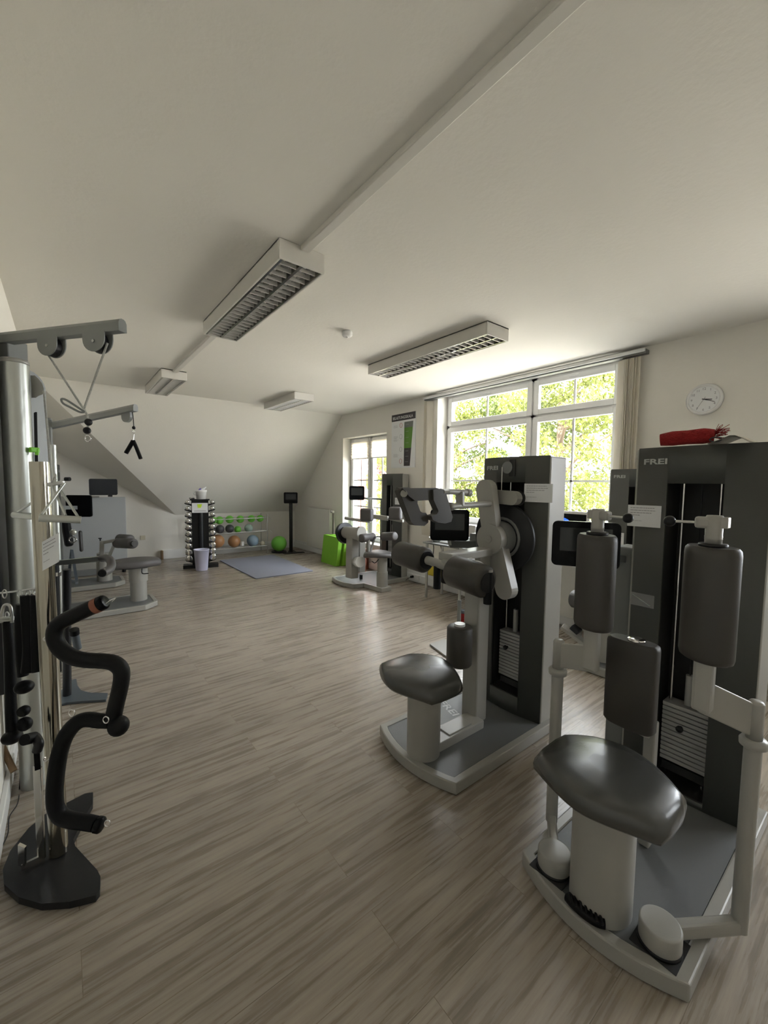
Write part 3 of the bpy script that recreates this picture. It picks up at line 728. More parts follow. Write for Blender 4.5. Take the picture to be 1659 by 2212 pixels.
for sd, (dx, dy, bx, by) in ((1,(1.372,.722,1.555,.838)),(-1,(1.396,.392,1.635,.252))):
    MB().bb(dx-.060,dx+.066,dy-.062,dy+.062,.060,.064).build('rubber_mat', M['rubberwheel'], t)
    MB().lathe((dx,dy,.072),(0,0,1),[(0,.055),(.004,.057),(.054,.057),(.058,.055),(.059,.050)],36).build('pivot_drum', M['machine'], t, )
    MB().lathe((dx,dy,.064),(0,0,1),[(0,.059),(.010,.059)],36).build('drum_foot', M['black'], t)
    MB().bar((dx,dy,.104),(bx,by,.085), .034, .046).build('pivot_arm', M['machine'], t, bevel=.008)
    cz_ = .690 if sd > 0 else .665
    MB().cyl((bx,by,.072),(bx,by,cz_+.03), .0225, n=24).build('pole', M['machine'], t)
    MB().lathe((bx,by,cz_),(0,0,1),[(0,.023),(.008,.034),(.024,.035),(.032,.030)],28).build('pole_collar', M['machine'], t)
    MB().lathe((bx,by,cz_+.03),(0,0,1),[(0,.021),(.110,.021),(.118,.016)],24).build('upper_pole', M['machine'], t)
    py_ = .684 if sd > 0 else .352
    px_ = 1.50
    MB().bar((bx,by,cz_+.085),(px_+.005,py_+.004*sd,.825), .014, .095, up=(0,0,1)).build('pad_bracket', M['machine'], t, bevel=.004)
    MB().bb(px_-.022,px_+.022,py_-.025,py_+.025,.785,.955).build('pad_holder', M['machine'], t, bevel=.010)
    rings = []
    for k, z in ((.86,.945),(.96,.950),(1,.962),(1,1.262),(.97,1.276),(.88,1.283)):
        rings.append([V(px_+.058*k*math.cos(a), py_+.074*k*math.sin(a), z) for a in [2*PI*i/32 for i in range(32)]])
    # turn the oval to face the seat
    for rg_ in rings:
        for v in rg_:
            dx_, dy_ = v.x-px_, v.y-py_; an = -.45; v.x = px_+dx_*math.cos(an)-dy_*math.sin(an); v.y = py_+dx_*math.sin(an)+dy_*math.cos(an)
    MB().loft(rings).build('thigh_pad', M['pad'], t)
    MB().lathe((px_,py_,1.278),(0,0,1),[(0,.034),(.010,.036),(.014,.034)],28).build('pad_washer', M['black'], t)
    MB().lathe((px_,py_,1.288),(0,0,1),[(0,.021),(.016,.021),(.017,.022),(.020,.021),(.024,.022),(.027,.021),(.080,.022),(.086,.019)],24).build('grip_head', M['machine'], t)
    hx = -sd
    MB().bar((px_,py_,1.352),(px_-.012,py_+.045*hx,1.352), .030, .034).build('lever_head', M['machine'], t, bevel=.008)
    e_ = (px_-.02*1,py_+.112*hx*.95,1.350)
    MB().cyl((px_-.010,py_+.04*hx,1.351), e_, .0045, n=10).build('lever_rod', M['steel'], t)
    MB().sphere(e_, .0165).build('lever_knob', M['black'], t)
    MB().bb(px_-.012,px_+.018,min(py_,py_-.034*hx),max(py_,py_-.034*hx),1.338,1.370).build('lever_stop', M['machine'], t, bevel=.003)
# centre back pad on its post
px_, py_ = 1.66, .607
rings = []
for k, z in ((.90,.555),(1,.565),(1,.868),(.96,.880),(.86,.885)):
    rings.append([V(px_+.040*k*math.copysign(abs(math.cos(a))**.6, math.cos(a)), py_+.088*k*math.copysign(abs(math.sin(a))**.7, math.sin(a)), z) for a in [2*PI*i/36 for i in range(36)]])
MB().loft(rings).build('back_pad', M['pad'], t)
MB().lathe((px_,py_-.01,.884),(0,0,1),[(0,.030),(.007,.030),(.010,.026)],24).build('pad_button', M['chrome'], t)
MB().bar((px_,py_,.575),(px_+.09,py_-.04,.52), .03, .06).build('pad_arm', M['machine'], t, bevel=.006)
MB().bb(px_+.075,px_+.115,py_-.065,py_-.025,.06,.56).build('pad_post', M['machine'], t, bevel=.006)
c = PD(1264,1176,1.80); tablet(t, c, math.atan2(-c.y,-c.x)+.05, .268, .198)
MB().bar(c+V(.02,.01,-.03), (2.26,.88,1.08), .026, .03).build('tablet_bracket', M['machine_d'], t)
# black ankle cuff lying by the seat column
cuff = MB()
cuff.tube([PZ(x,y,.078) for x, y in ((1226,1936),(1240,1952),(1262,1972),(1286,1988),(1306,1994))], .0145, 12, sq=.7)
for i in range(7): c = PZ(1232+11*i,1943+8*i,.084); cuff.tube([c+V(.012,.010,.006),c+V(0,0,.013),c+V(-.012,-.010,.004)], .004, 6)
tag(cuff.build('ankle_cuff', M['foam'], base=(1.23,.56,.062)), 'black textile cuff lying on the base rim against the seat column of the nearest machine', 'ankle cuff')
# red knitted roll and printed brochure on top of the near cabinet
rp = [(2.13,.715,1.664),(2.14,.67,1.668),(2.15,.62,1.670),(2.16,.565,1.672),(2.17,.53,1.671)]
rmb = MB().tube(rp, .031, 20, sub=8, radii=[.026,.032,.030,.033,.027])
r_ = rmb.build('knitted_roll', M['red'], base=(2.15,.62,1.632)); tag(r_, 'red knitted fabric roll with frayed end lying on top of the nearest machine', 'fabric roll')
fr_ = MB(); rg = random.Random(5)
for i in range(40):
    p = Vector(rp[-1])+V(rg.uniform(-.01,.01),0,rg.uniform(-.012,.018)); q = p+V(rg.uniform(-.01,.01),-rg.uniform(.012,.05),rg.uniform(-.012,.03)); fr_.tube([p,(p+q)/2+V(0,0,rg.uniform(-.006,.006)),q], .0011, 4, sub=2)
fr_.build('fringe', M['red'], r_)
cr2 = V(2.16,.465,1.634)
br_ = MB()
sec = [(-.07,0.0),(-.035,.012),(0,.028),(.018,.027),(.045,.012),(.062,.0)]
for i in range(len(sec)-1):
    a, b = sec[i], sec[i+1]
    br_.add([V(2.10,cr2.y-a[0],cr2.z+a[1]),V(2.24,cr2.y-a[0]-.01,cr2.z+a[1]),V(2.24,cr2.y-b[0]-.01,cr2.z+b[1]),V(2.10,cr2.y-b[0],cr2.z+b[1])], [(0,1,2,3)])
    br_.add([V(2.10,cr2.y-a[0],cr2.z+a[1]-.002),V(2.24,cr2.y-a[0]-.01,cr2.z+a[1]-.002),V(2.24,cr2.y-b[0]-.01,cr2.z+b[1]-.002),V(2.10,cr2.y-b[0],cr2.z+b[1]-.002)], [(3,2,1,0)])
M['broch'] = mat('brochure_print', (.30,.27,.20), .4, var=.6, vscale=26)
b_ = br_.build('folded_brochure', M['broch']); tag(b_, 'folded printed leaflet tented on top of the nearest machine beside the red roll', 'leaflet')
MB().tube([V(2.11+.0*math.cos(a), .510+.020*math.cos(a), 1.650+.009*math.sin(a)) for a in [2*PI*k/14 for k in range(14)]], .0022, 6, closed=True, sub=1).build('print_ring', M['ink'], b_)

# ---------------------------------------------------------------- machine 3 (behind, by the window)
t = thing('strength_machine', (3.6, 1.4, 0), 'grey machine by the large window, half hidden between the two nearest machines', 'gym machine')
base_plate(t, smooth_front(3.19, 4.0, 1.10, 1.74, .09))
cabinet(t, 3.84, 3.985, 1.13, 1.655, 1.60, (1.27,1.50,.12,1.45), bow=.02, stack=(.18,.46))
MB().bb(3.88,3.98,1.67,1.71,.062,1.0).build('side_post', M['machine_d'], t, bevel=.006)
sheet((3.816,1.565,.985), (.05,-1,0), (0,0,1), (-1,0,0), .10, .13, 'small white notice on the dark cabinet of the machine by the large window')
seat_column(t, 3.40, 1.46, .075, .40)
seat_pad(t, 3.42, 1.46, .47, w=.2, d=.17)
c = PD(1232,1291,3.62); MB().roll(c+V(-.02,-.26,0), c+V(0,-.02,0), .078, .015).build('roller_pad', M['padgrey'], t)
MB().cyl(c+V(-.02,-.265,0), c+V(-.02,-.268,0), .055).build('roller_cap', M['black'], t)
MB().bar(c+V(0,-.05,0),(3.72,1.45,.62),.03,.03).build('roller_arm', M['machine'], t)
MB().bar((3.72,1.45,.06),(3.72,1.45,.66),.07,.07).build('post', M['machine'], t, bevel=.006)
MB().bar(PD(1214,1352,3.5),PD(1290,1410,3.35),.10,.03).build('foot_rest', M['machine'], t, bevel=.006)
MB().bar(PD(1236,1352,3.42),PD(1252,1366,3.38),.08,.04).build('foot_strap', M['blackmetal'], t, bevel=.006)

# ---------------------------------------------------------------- machine 4 (far, by the poster)
t = thing('strength_machine', (3.6, 4.9, 0), 'silver machine with arm cushions, round seat and tablet, below the wall poster', 'gym machine')
pts = [(3.12,5.22),(3.06,5.02),(3.06,4.84),(3.12,4.66),(3.27,4.62),(3.30,4.26),(3.47,4.26),(3.52,4.56),(4.05,4.56),(4.05,5.22)]
base_plate(t, pts, rim=.035)
cabinet(t, 3.93, 4.05, 4.60, 5.08, 1.595, (4.80,4.95,.15,1.42), bow=.02, stack=(.38,.68), n_pl=12, logo=False)
MB().bb(3.97,4.04,5.06,5.18,.06,1.22).build('side_post', M['machine_d'], t, bevel=.006)
sheet((3.905,4.665,1.19), (.06,-1,0), (0,0,1), (-1,0,0), .13, .10, 'pale notice on the dark cabinet of the far machine below the poster')
seat_column(t, 3.385, 4.355, .075, .46, .26)
seat_pad(t, 3.35, 4.40, .535, rot=.9, w=.20, d=.17, th=.06, mt='padgrey')
MB().tube([PD(803,1212,5.35),PD(810,1216,5.35),PD(818,1208,5.35)], .006, 6).build('seat_lever', M['black'], t)
D4 = 5.75
def q4(px, py, d=D4): return PD(px, py, d)
MB().bar(q4(760,1248), q4(762,1146), .15, .12).build('post', M['machine'], t, bevel=.01)
MB().bar(q4(781,1236,5.9), q4(782,1152,5.9), .05, .10).build('rear_post', M['machine'], t, bevel=.006)
MB().bb(3.385,3.41,4.85,4.89,.06,.12).build('cable_slot', M['black'], t)
c = q4(758,1151, 5.72); a_ = q4(747,1150,5.85)
MB().cyl(a_, q4(778,1153,5.62), .085, n=32).build('pivot_drum', M['machine'], t)
MB().cyl(q4(776,1153,5.60), q4(782,1153,5.57), .10, n=32).build('pivot_cover', M['machine'], t)
MB().cyl(q4(743,1152,5.9), q4(748,1151,5.86), .15, n=36).build('disc', M['blackmetal'], t)
MB().cyl(q4(768,1213,5.7), q4(774,1214,5.6), .06, n=28).build('adjuster_disc', M['machine'], t)
MB().cyl(q4(774,1214,5.6), q4(778,1214,5.55), .072, n=28).build('adjuster_disc', M['white'], t)
MB().tube([q4(745,1119,5.75), q4(778,1124,5.7), q4(800,1126,5.62)], .022, 12).build('arm_bar', M['machine'], t)
MB().bar(q4(808,1116,5.5), q4(838,1120,5.35), .03, .06).build('arm_joint', M['machine'], t, bevel=.004)
MB().tube([q4(838,1119,5.4), q4(860,1124,5.25), q4(871,1125,5.2)], .020, 12).build('arm_bar', M['machine'], t)
def cushion(px0, px1, py0, py1, d, mt, name):
    c0 = PD((px0+px1)/2, (py0+py1)/2, d); w = (px1-px0)*d/FPX; h = (py1-py0)*d/FPX
    R = Matrix.Rotation(-math.radians(38)-.3, 3, 'Z')
    MB().box(c0, (w*.9, .11, h), R=R).build(name, M[mt], t, bevel=.03, seg=4)
cushion(777,808,1098,1126,5.6,'padgrey','arm_cushion'); cushion(839,870,1095,1123,5.25,'padgrey','arm_cushion')
MB().roll(q4(780,1163,5.5), q4(806,1159,5.75), .058, .014).build('roller_pad', M['padgrey'], t)
MB().roll(q4(826,1159,5.55), q4(854,1158,5.35), .055, .014).build('roller_pad', M['padgrey'], t)
MB().bar(q4(806,1160,5.7), q4(826,1159,5.6), .02, .02).build('roller_rod', M['steel'], t)
MB().bar(q4(795,1165,5.6), q4(796,1198,5.6), .05, .03).build('roller_stem', M['machine'], t)
MB().bar(q4(808,1165,5.6), q4(799,1196,5.6), .02, .02).build('gas_strut', M['steel'], t)
c = q4(771,1065,5.9); tablet(t, c, math.atan2(-c.y,-c.x), .215, .20)
MB().tube([q4(783,1076,5.95), q4(800,1077,6.0), (3.99,5.12,1.20)], .014, 8).build('tablet_bracket', M['machine_d'], t)
# ================================================================ BACK OF THE ROOM
# exercise mat
pts = chaikin([(2.235,7.70),(2.235,7.66),(2.24,6.0),(2.245,5.95),(2.30,5.945),(3.14,5.945),(3.20,5.95),(3.205,6.0),(3.27,7.66),(3.27,7.72),(3.22,7.73),(2.28,7.73)], 2)
tag(MB().prism([V(x,y,.001) for x,y in pts], (0,0,.014)).build('exercise_mat', M['mat'], bevel=.003), 'blue-grey rectangular exercise mat with round corners flat on the floor', 'exercise mat')
# dumbbell tower
RC = V(1.83, 7.37, 0); RH = 1.13; ra = math.radians(-6)
t = thing('dumbbell_rack', tuple(RC), 'tall narrow black dumbbell tower standing left of the ball shelf', 'dumbbell rack')
ux = V(math.cos(-.25), math.sin(-.25), 0); un = V(-ux.y, ux.x, 0)   # width axis / depth axis (away)
def rk(u, v, z): return RC+ux*u+un*v+V(0,0,z)
mb = MB(); mb.prism([rk(-.13,-.10,0),rk(.13,-.10,0),rk(.13,.02,0),rk(.05,.10,0),rk(-.05,.10,0),rk(-.13,.02,0)], (0,0,RH)); mb.build('rack_core', M['black'], t, bevel=.008)
mb = MB(); mb.prism([rk(-.27,-.14,.0),rk(.27,-.14,0),rk(.27,.06,0),rk(-.27,.06,0)], (0,0,.055)); mb.build('rack_foot', M['black'], t, bevel=.012)
mb = MB().cyl(rk(.01,-.11,.06), rk(.01,-.11,RH-.08), .035, n=20); mb.build('front_tube', M['blackmetal'], t)
mb = MB().prism([rk(-.15,-.12,RH),rk(.15,-.12,RH),rk(.15,.06,RH),rk(-.15,.06,RH)], (0,0,.02)); mb.build('top_plate', M['black'], t, bevel=.006)
for sd in (-1, 1):
    sb = MB()
    for k in range(10):
        z = .13+k*.105
        sb.prism([rk(sd*.13,-.12,z-.035), rk(sd*.22,-.12,z-.005), rk(sd*.235,-.12,z+.012), rk(sd*.22,-.12,z+.012), rk(sd*.13,-.12,z-.01)], un*.16)
    sb.build('cradle', M['black'], t)
def dumbbell(c, r, ln, ax, label):
    t = thing('dumbbell', tuple(c-V(0,0,r)), label, 'dumbbell', 'dumbbells in the tower')
    a = Vector(ax).normalized()
    MB().cyl(c-a*ln/2, c+a*ln/2, .014, n=12).build('handle', M['chrome'], t)
    for sd in (-1,1):
        MB().lathe(c+a*sd*ln*.20, a*sd, [(0,r*.75),(.008,r),(ln*.24,r),(ln*.27,r*.9)], 20).build('weight_head', M['chrome'], t)
    return t
order = ['lowest','second from the bottom','third from the bottom','fourth from the bottom','fifth from the bottom','fifth from the top','fourth from the top','third from the top','second from the top','topmost']
for k in range(10):
    for sd, nm_ in ((-1,'left'),(1,'right')):
        r = .052-.0024*k
        dumbbell(rk(sd*.185, -.055, .13+k*.105+.014+r*.6), r, .17, un, 'chrome dumbbell, %s on the %s side of the black tower' % (order[k], nm_))
dumbbell(rk(-.12,-.05,RH+.036), .018, .13, ux*.5+un, 'tiny dumbbell lying on top of the black tower beside the white tub')
# notice on the tower
t = thing('rack_sign', tuple(rk(0,-.125,1.0)), 'white sign with lime print taped near the top of the dumbbell tower', 'sign')
MB().add([rk(-.12,-.152,.93),rk(.12,-.152,.93),rk(.12,-.146,1.09),rk(-.12,-.146,1.09)], [(0,1,2,3)]).build('paper', M['paper'], t)
MB().add([rk(-.03,-.154,1.01),rk(.015,-.154,1.01),rk(.035,-.149,1.07),rk(-.04,-.149,1.07)], [(0,1,2,3)]).build('lime_mark', M['lime'], t)
MB().add([rk(-.09,-.154,.955),rk(.09,-.154,.955),rk(.09,-.153,.965),rk(-.09,-.153,.965)], [(0,1,2,3)]).build('printed_line', M['papergrey'], t)
# white tub with wipes on top
t = thing('wipes_tub', tuple(rk(.02,-.03,RH+.02)), 'white plastic tub with a wipe sticking out on top of the dumbbell tower', 'tub')
b0 = rk(.02,-.03,RH+.02)
MB().lathe(b0, (0,0,1), [(0,.072),(.12,.085),(.125,.092),(.145,.092),(.15,.086)], 32).build('tub', M['white'], t)
MB().prism([b0+V(-.02,0,.148),b0+V(.05,0,.15),b0+V(.095,.01,.205),b0+V(.07,0,.20)], (0,.004,0)).build('wipe', M['paper'], t)
MB().prism([b0+V(-.04,0,.148),b0+V(.01,0,.15),b0+V(.0,0,.185),b0+V(-.02,0,.178)], (0,.02,0)).build('lid_flap', mat('violet_plastic', (.12,.08,.35), .5), t)
MB().tube([b0+V(-.09,0,.13),b0+V(-.12,-.02,.08),b0+V(-.06,-.07,.06)], .003, 6).build('wire_handle', M['steel'], t)
# pale bin
bc = V(1.765, 7.07, 0); q = MB()
def sqr(h, z, r=.03):
    P = chaikin([Vector((bc.x+a*h, bc.y+b_*h)) for a, b_ in ((-1,-1),(1,-1),(1,1),(-1,1))], 2); return [V(p.x,p.y,z) for p in P]
q.loft([sqr(.083,.002),sqr(.088,.01),sqr(.112,.335),sqr(.118,.337),sqr(.118,.345),sqr(.106,.345),sqr(.102,.335),sqr(.08,.02)])
tag(q.build('waste_bin', M['bin']), 'pale lilac square waste bin on the floor in front of the dumbbell tower', 'waste bin')
# ball shelf -----------------------------------------------------------
SX0, SX1, SYF, SYB = 1.88, 3.27, 8.02, 8.36
t = thing('ball_shelf', (2.57, 8.2, 0), 'low chrome wire shelf against the back wall holding three rows of balls', 'shelf')
for (x, y) in ((SX0,SYF),(SX1,SYF),(SX0,SYB),(SX1,SYB)):
    MB().cyl((x,y,.0),(x,y,.80), .010, n=12).build('leg', M['steel'], t)
for z in (.16, .46, .73):
    w = MB()
    for y in (SYF, SYB): w.cyl((SX0,y,z),(SX1,y,z), .008, n=10)
    for y in (SYF+.10, SYB-.10): w.cyl((SX0,y,z-.02),(SX1,y,z-.02), .005, n=8)
    for x in (SX0, SX1): w.cyl((x,SYF,z),(x,SYB,z), .006, n=8)
    w.build('wire_tier', M['steel'], t)
for x in (SX1,):
    for z in (.20,.48,.75): MB().tube([(x,SYF,z),(x+.06,SYF-.02,z-.01),(x+.09,SYF-.03,z-.07)], .005, 8).build('side_hook', M['steel'], t)
def ball(px, py, y, r, mt, label, group=None, fill=None):
    c = PY(px, py, y)
    if fill is None:
        o = MB().sphere(c, r, 32, 18).build('exercise_ball', M[mt]); tag(o, label, 'ball', group)
    else:
        o = thing('exercise_ball', (c.x,c.y,c.z-r), label, 'ball', group)
        MB().sphere(c, r, 32, 18).build('shell', M[mt], o)
        n = 28; prof = []
        for i in range(9):
            a = PI/2*(1-i/8)*.9; prof.append((-(r-.004)*math.cos(PI/2-a), (r-.004)*math.sin(PI/2-a)))
        MB().lathe(c, (0,0,1), prof, 28).build('filling', M[fill], o)
        for k in range(0): pass
    return o
Yb = 8.16
gl_ = ['partly hidden behind the black tower','first from the tower','second from the tower','third from the tower','fourth from the tower','last at the right-hand end']
for i, px in enumerate((461,474,496,519,543,562)):
    ball(px, (1124,1124,1122,1121.5,1120.5,1120)[i], Yb, (.066,.077,.077,.075,.074,.072)[i], 'limeball', 'green ball on the top tier of the ball shelf, '+gl_[i], 'green balls on the top tier')
ball(457,1143,Yb,.072,'charball','charcoal ball on the middle tier, mostly hidden behind the black tower')
ball(475,1143,Yb,.083,'charball','charcoal ball on the middle tier of the ball shelf, left of two in full view')
ball(496,1142,Yb,.083,'charball','charcoal ball on the middle tier next to the small green ball')
ball(513.5,1143.5,Yb-.02,.067,'limeball','small green ball on the middle tier between a charcoal and a clear ball')
ball(537,1141,Yb,.082,'greenclear','clear ball with dark green filling on the middle tier of the ball shelf', fill='greenfill')
ball(470,1169,Yb,.128,'copperball','copper-coloured ball on the bottom tier, left of the two, touching the tower in view')
ball(506,1169.5,Yb,.118,'copperball','copper-coloured ball on the bottom tier, right of the two')
ball(546,1168,Yb,.118,'blueclear','clear ball with blue lower half on the bottom tier', fill='bluefill')
c = PY(523,1174,8.05); tag(MB().box(c,(.055,.055,.085),rz=.3).build('white_box', M['white'], bevel=.004), 'tiny white box on the bottom tier between copper and blue balls', 'box')
c = PY(567,1172,8.08); tag(MB().lathe(c-V(0,0,.05),(0,0,1),[(0,.045),(.05,.05),(.07,.03),(.085,.01)],20).build('cream_cup', M['socket']), 'small cream dome at the right end of the bottom tier', 'massage dome')
# big green ball on a black ring
gc = V(3.50, 7.98, .185)
tag(MB().lathe((gc.x,gc.y,.002),(0,0,1),[(0,.15),(.012,.155),(.03,.15),(.032,.10),(.012,.09)],36).build('ball_ring', M['black']), 'flat black ring on the floor under the large green ball', 'ball ring')
tag(MB().sphere(gc, .158, 40, 22).build('exercise_ball', M['limeball']), 'large green gymnastics ball on the floor left of the tablet stand', 'ball')
# tablet stand
t = thing('tablet_stand', (3.70,7.84,0), 'black floor stand with a tablet, right of the large green ball', 'tablet stand')
MB().prism([(3.50,7.72,0),(3.90,7.62,0),(3.93,7.74,0),(3.80,7.80,0),(3.84,8.0,0),(3.70,8.0,0),(3.66,7.84,0),(3.52,7.86,0)], (0,0,.012)).build('foot_plate', M['black'], t)
MB().bar((3.70,7.84,.01),(3.70,7.84,1.02), .075, .045).build('pole', M['black'], t, bevel=.004)
tablet(t, (3.68,7.80,1.13), math.atan2(-7.8,-3.68), .275, .225)
# green foam blocks leaning by the radiator
labs = ['green foam board leaning near the radiator, front one of three','middle green foam board of the three leaning near the radiator','rear green foam board of the three, closest to the far machine']
for i in range(3):
    x = 3.70+.105*i; dy = -.03*i
    P = [V(x+.02,6.62+dy,.001), V(x,6.06+dy,.001), V(x+.055,6.06+dy,.50), V(x+.075,6.62+dy,.50)]
    tag(MB().prism(P, (.072,.0,-.008+.008)).build('foam_board', M['green'], bevel=.018, seg=3), labs[i], 'foam board', 'green foam boards by the radiator')
# brown case and colourful bag under the small window
t = thing('leather_case', (3.96,5.62,0), 'brown leather case standing under the small window behind the far machine', 'case')
MB().bb(3.88,4.04,5.56,5.98,.0,.36).build('body', M['brownleather'], t, bevel=.02); MB().tube([(3.96,5.68,.36),(3.96,5.72,.41),(3.96,5.82,.41),(3.96,5.86,.36)], .01, 8).build('handle', M['brownleather'], t)
M['floral'] = mat('colourful_print', (.6,.25,.18), .7, var=.8, vscale=14)
bg = MB(); bg.loft([[V(3.72+.10*math.cos(a)*k, 5.39+.13*math.sin(a)*k, z) for a in [2*PI*i/20 for i in range(20)]] for k, z in ((.8,.0),(1,.04),(1.05,.22),(.8,.33))])
tag(bg.build('print_bag', M['floral']), 'colourful printed bag on the floor between the far machine post and its seat', 'bag')
# ---------------------------------------------------------------- desk by the window
t = thing('desk', (3.85,3.2,0), 'light desk under the large window behind the middle machine', 'desk')
MB().bb(3.60,3.96,2.55,3.80,.70,.72).build('table_top', M['machine_d'], t, bevel=.003)
for x, y in ((3.64,2.60),(3.64,3.76),(3.92,2.60),(3.92,3.76)): MB().cyl((x,y,0),(x,y,.70), .018).build('leg', M['steel'], t)
t = thing('laptop', (3.85,3.45,.725), 'open laptop with bright screen on the desk behind the middle tablet', 'laptop')
MB().bb(3.68,3.90,3.25,3.58,.726,.74).build('keyboard_base', M['steel'], t, bevel=.003)
MB().prism([(3.90,3.25,.74),(3.90,3.58,.74),(3.95,3.58,.95),(3.95,3.25,.95)], (.008,0,-.002)).build('lid', M['steel'], t)
t = thing('monitor', (3.80,2.02,.725), 'white framed screen with a blue picture on a desk in front of the large window', 'monitor')
y0, y1 = 1.86, 2.22
MB().bb(3.90,3.915,y0,y1,.99,1.205).build('monitor_frame', M['white'], t, bevel=.006)
MB().bb(3.897,3.901,y0+.025,y1-.02,1.01,1.178).build('display', M['screen'], t)
MB().prism([(3.8955,2.17,1.09),(3.8955,2.10,1.135),(3.8955,2.06,1.12),(3.8955,2.04,1.08),(3.8955,2.17,1.07)][::-1], (.001,0,0)).build('picture', M['screenblue'], t)
MB().bar((3.93,2.04,.74),(3.915,2.04,1.05), .05, .02).build('neck', M['white'], t)
MB().bb(3.86,3.96,1.94,2.14,.726,.742).build('foot', M['white'], t, bevel=.004)
t = thing('side_table', (3.9,2.1,0), 'narrow light table carrying the white screen, behind the roller of the window machine', 'table')
MB().bb(3.72,3.97,1.78,2.40,.70,.725).build('table_top', M['white'], t, bevel=.003)
for x, y in ((3.75,2.36),(3.94,2.36),(3.75,1.82),(3.94,1.82)): MB().cyl((x,y,0),(x,y,.70), .013).build('leg', M['steel'], t)
# yellow and black bag
t = thing('sports_bag', (3.9,4.0,.14), 'yellow and black bag hanging low behind the foam roller of the middle machine', 'bag')
c = PX(945,1232,3.95)
MB().box(c, (.12,.30,.17)).build('bag_body', M['yellow'], t, bevel=.03, seg=3)
MB().box(c+V(-.005,-.20,-.03), (.14,.16,.22)).build('bag_side', M['black'], t, bevel=.03, seg=3)
MB().tube([c+V(0,.10,.07),c+V(0,.08,.30),(3.9,3.93,.70),(3.9,3.80,.70),c+V(0,-.12,.08)], .006, 6).build('strap', M['black'], t)
# glass bowl on the desk
c = V(3.75,3.70,.721)
t = thing('glass_dish', tuple(c), 'white shallow dish at the left end of the desk by the window', 'dish')
MB().lathe(c,(0,0,1),[(0,.04),(.02,.06),(.05,.10),(.055,.102),(.05,.094),(.02,.05)],28).build('dish', M['white'], t)
# grey instrument stand between post and desk
t = thing('instrument_stand', (2.80,2.44,0), 'thin grey floor stand with black clamp knobs behind the middle machine', 'stand')
b0 = PZ(990,1395,0)
MB().prism([PZ(928,1394,.002),PZ(960,1383,.002),PZ(1015,1412,.002),PZ(1003,1440,.002),PZ(985,1436,.002)], (0,0,.014)).build('foot_plate', M['machine'], t, bevel=.004)
p1 = V(b0.x,b0.y,.016); p2 = V(b0.x,b0.y,.95)
MB().cyl(p1, p2, .012, n=14).build('pole', M['steel'], t)
MB().cyl(p1, V(b0.x,b0.y,.42), .018, n=14).build('lower_pole', M['machine_d'], t)
k_ = PD(993,1279,3.25)
z_ = k_.z; MB().sphere((b0.x-.02,b0.y-.03,z_), .028).build('clamp_knob', M['black'], t); MB().cyl((b0.x,b0.y,z_),(b0.x+.07,b0.y-.09,z_+.005), .006).build('clamp_screw', M['chrome'], t)
MB().sphere((b0.x-.01,b0.y-.02,.80), .024).build('clamp_knob', M['black'], t)
MB().bar((b0.x,b0.y,.93),(b0.x+.2,b0.y+.08,.95), .03,.03).build('side_arm', M['machine_d'], t)
# red bottle beside it
c = PZ(1000,1352,0)
t = thing('drink_bottle', (c.x,c.y,0), 'red and grey bottle on the floor just left of the post of the middle machine', 'bottle')
MB().lathe(c,(0,0,1),[(0,.03),(.004,.034),(.12,.034),(.135,.026)],20).build('bottle_body', M['red'], t)
MB().lathe(c+V(0,0,.135),(0,0,1),[(0,.028),(.03,.028),(.034,.02)],20).build('cap', M['bluegrey'], t)
# ================================================================ LEFT SIDE
# ---- near cable tower
CT = V(-.148, 2.505, 0); AD = V(.6, -.8, 0)
t = thing('cable_tower', tuple(CT), 'tall silver cable tower at the left edge with a swinging top arm and two pulleys', 'cable machine')
MB().cyl((CT.x,CT.y,0),(CT.x,CT.y,1.965), .053, n=40).build('column', M['alu'], t)
MB().lathe((CT.x,CT.y,1.965),(0,0,1),[(0,.054),(.014,.054),(.020,.048)],40).build('column_cap', M['machine'], t)
MB().box((CT.x-.006,CT.y+.052,2.00),(.085,.07,.15),rz=.64).build('arm_neck', M['machine_d'], t, bevel=.006)
a0 = V(-.185,2.548,2.078); a1 = V(.218,2.010,2.078); dd = (a1-a0).normalized(); sd_ = V(-dd.y, dd.x, 0)
prof = [(-.019,-.024),(.019,-.024),(.019,.010),(.014,.021),(.006,.026),(-.006,.026),(-.014,.021),(-.019,.010)]
MB().prism([a0+sd_*u+V(0,0,w) for u, w in prof], a1-a0).build('arm', M['machine_d'], t, bevel=.003)
def dhouse(u0, u1, ztop, depth, off=0):
    um = (u0+u1)/2; r = (u1-u0)/2; P = []
    for k in range(13):
        a = PI*k/12; P.append((um+r*math.cos(a), -depth+r*.9-r*.9*math.sin(a)))
    P = [(u1,0)]+[(u, min(w,0)) for u, w in P]+[(u0,0)]
    return [a0+dd*u+V(0,0,ztop-a0.z+w) for u, w in P]
for (u0, u1) in ((.235,.345),(.485,.60)):
    for sg in (-1, 1):
        P = dhouse(u0, u1, 2.062, .082); MB().prism([p+sd_*(.019*sg-.002) for p in P], sd_*.004).build('pulley_plate', M['machine_d'], t)
    um = (u0+u1)/2; c = a0+dd*um+V(0,0,2.022-a0.z); MB().cyl(c-sd_*.014, c+sd_*.014, .040, n=28).build('pulley', M['black'], t)
    MB().cyl(c-sd_*.024, c+sd_*.024, .006, n=12).build('axle', M['steel'], t)
k0 = PD(181,884,1.775)
MB().tube([a0+dd*.265+V(0,0,-.085), k0], .0042, 8, sub=1).build('pull_rope', M['rope'], t)
MB().tube([a0+dd*.592+V(0,0,-.062), k0], .0042, 8, sub=1).build('pull_rope', M['rope'], t)
lp = [PD(x, y, 1.77) for x, y in ((180,888),(162,876),(143,864),(133,862),(136,871),(152,880),(172,890),(182,890))]
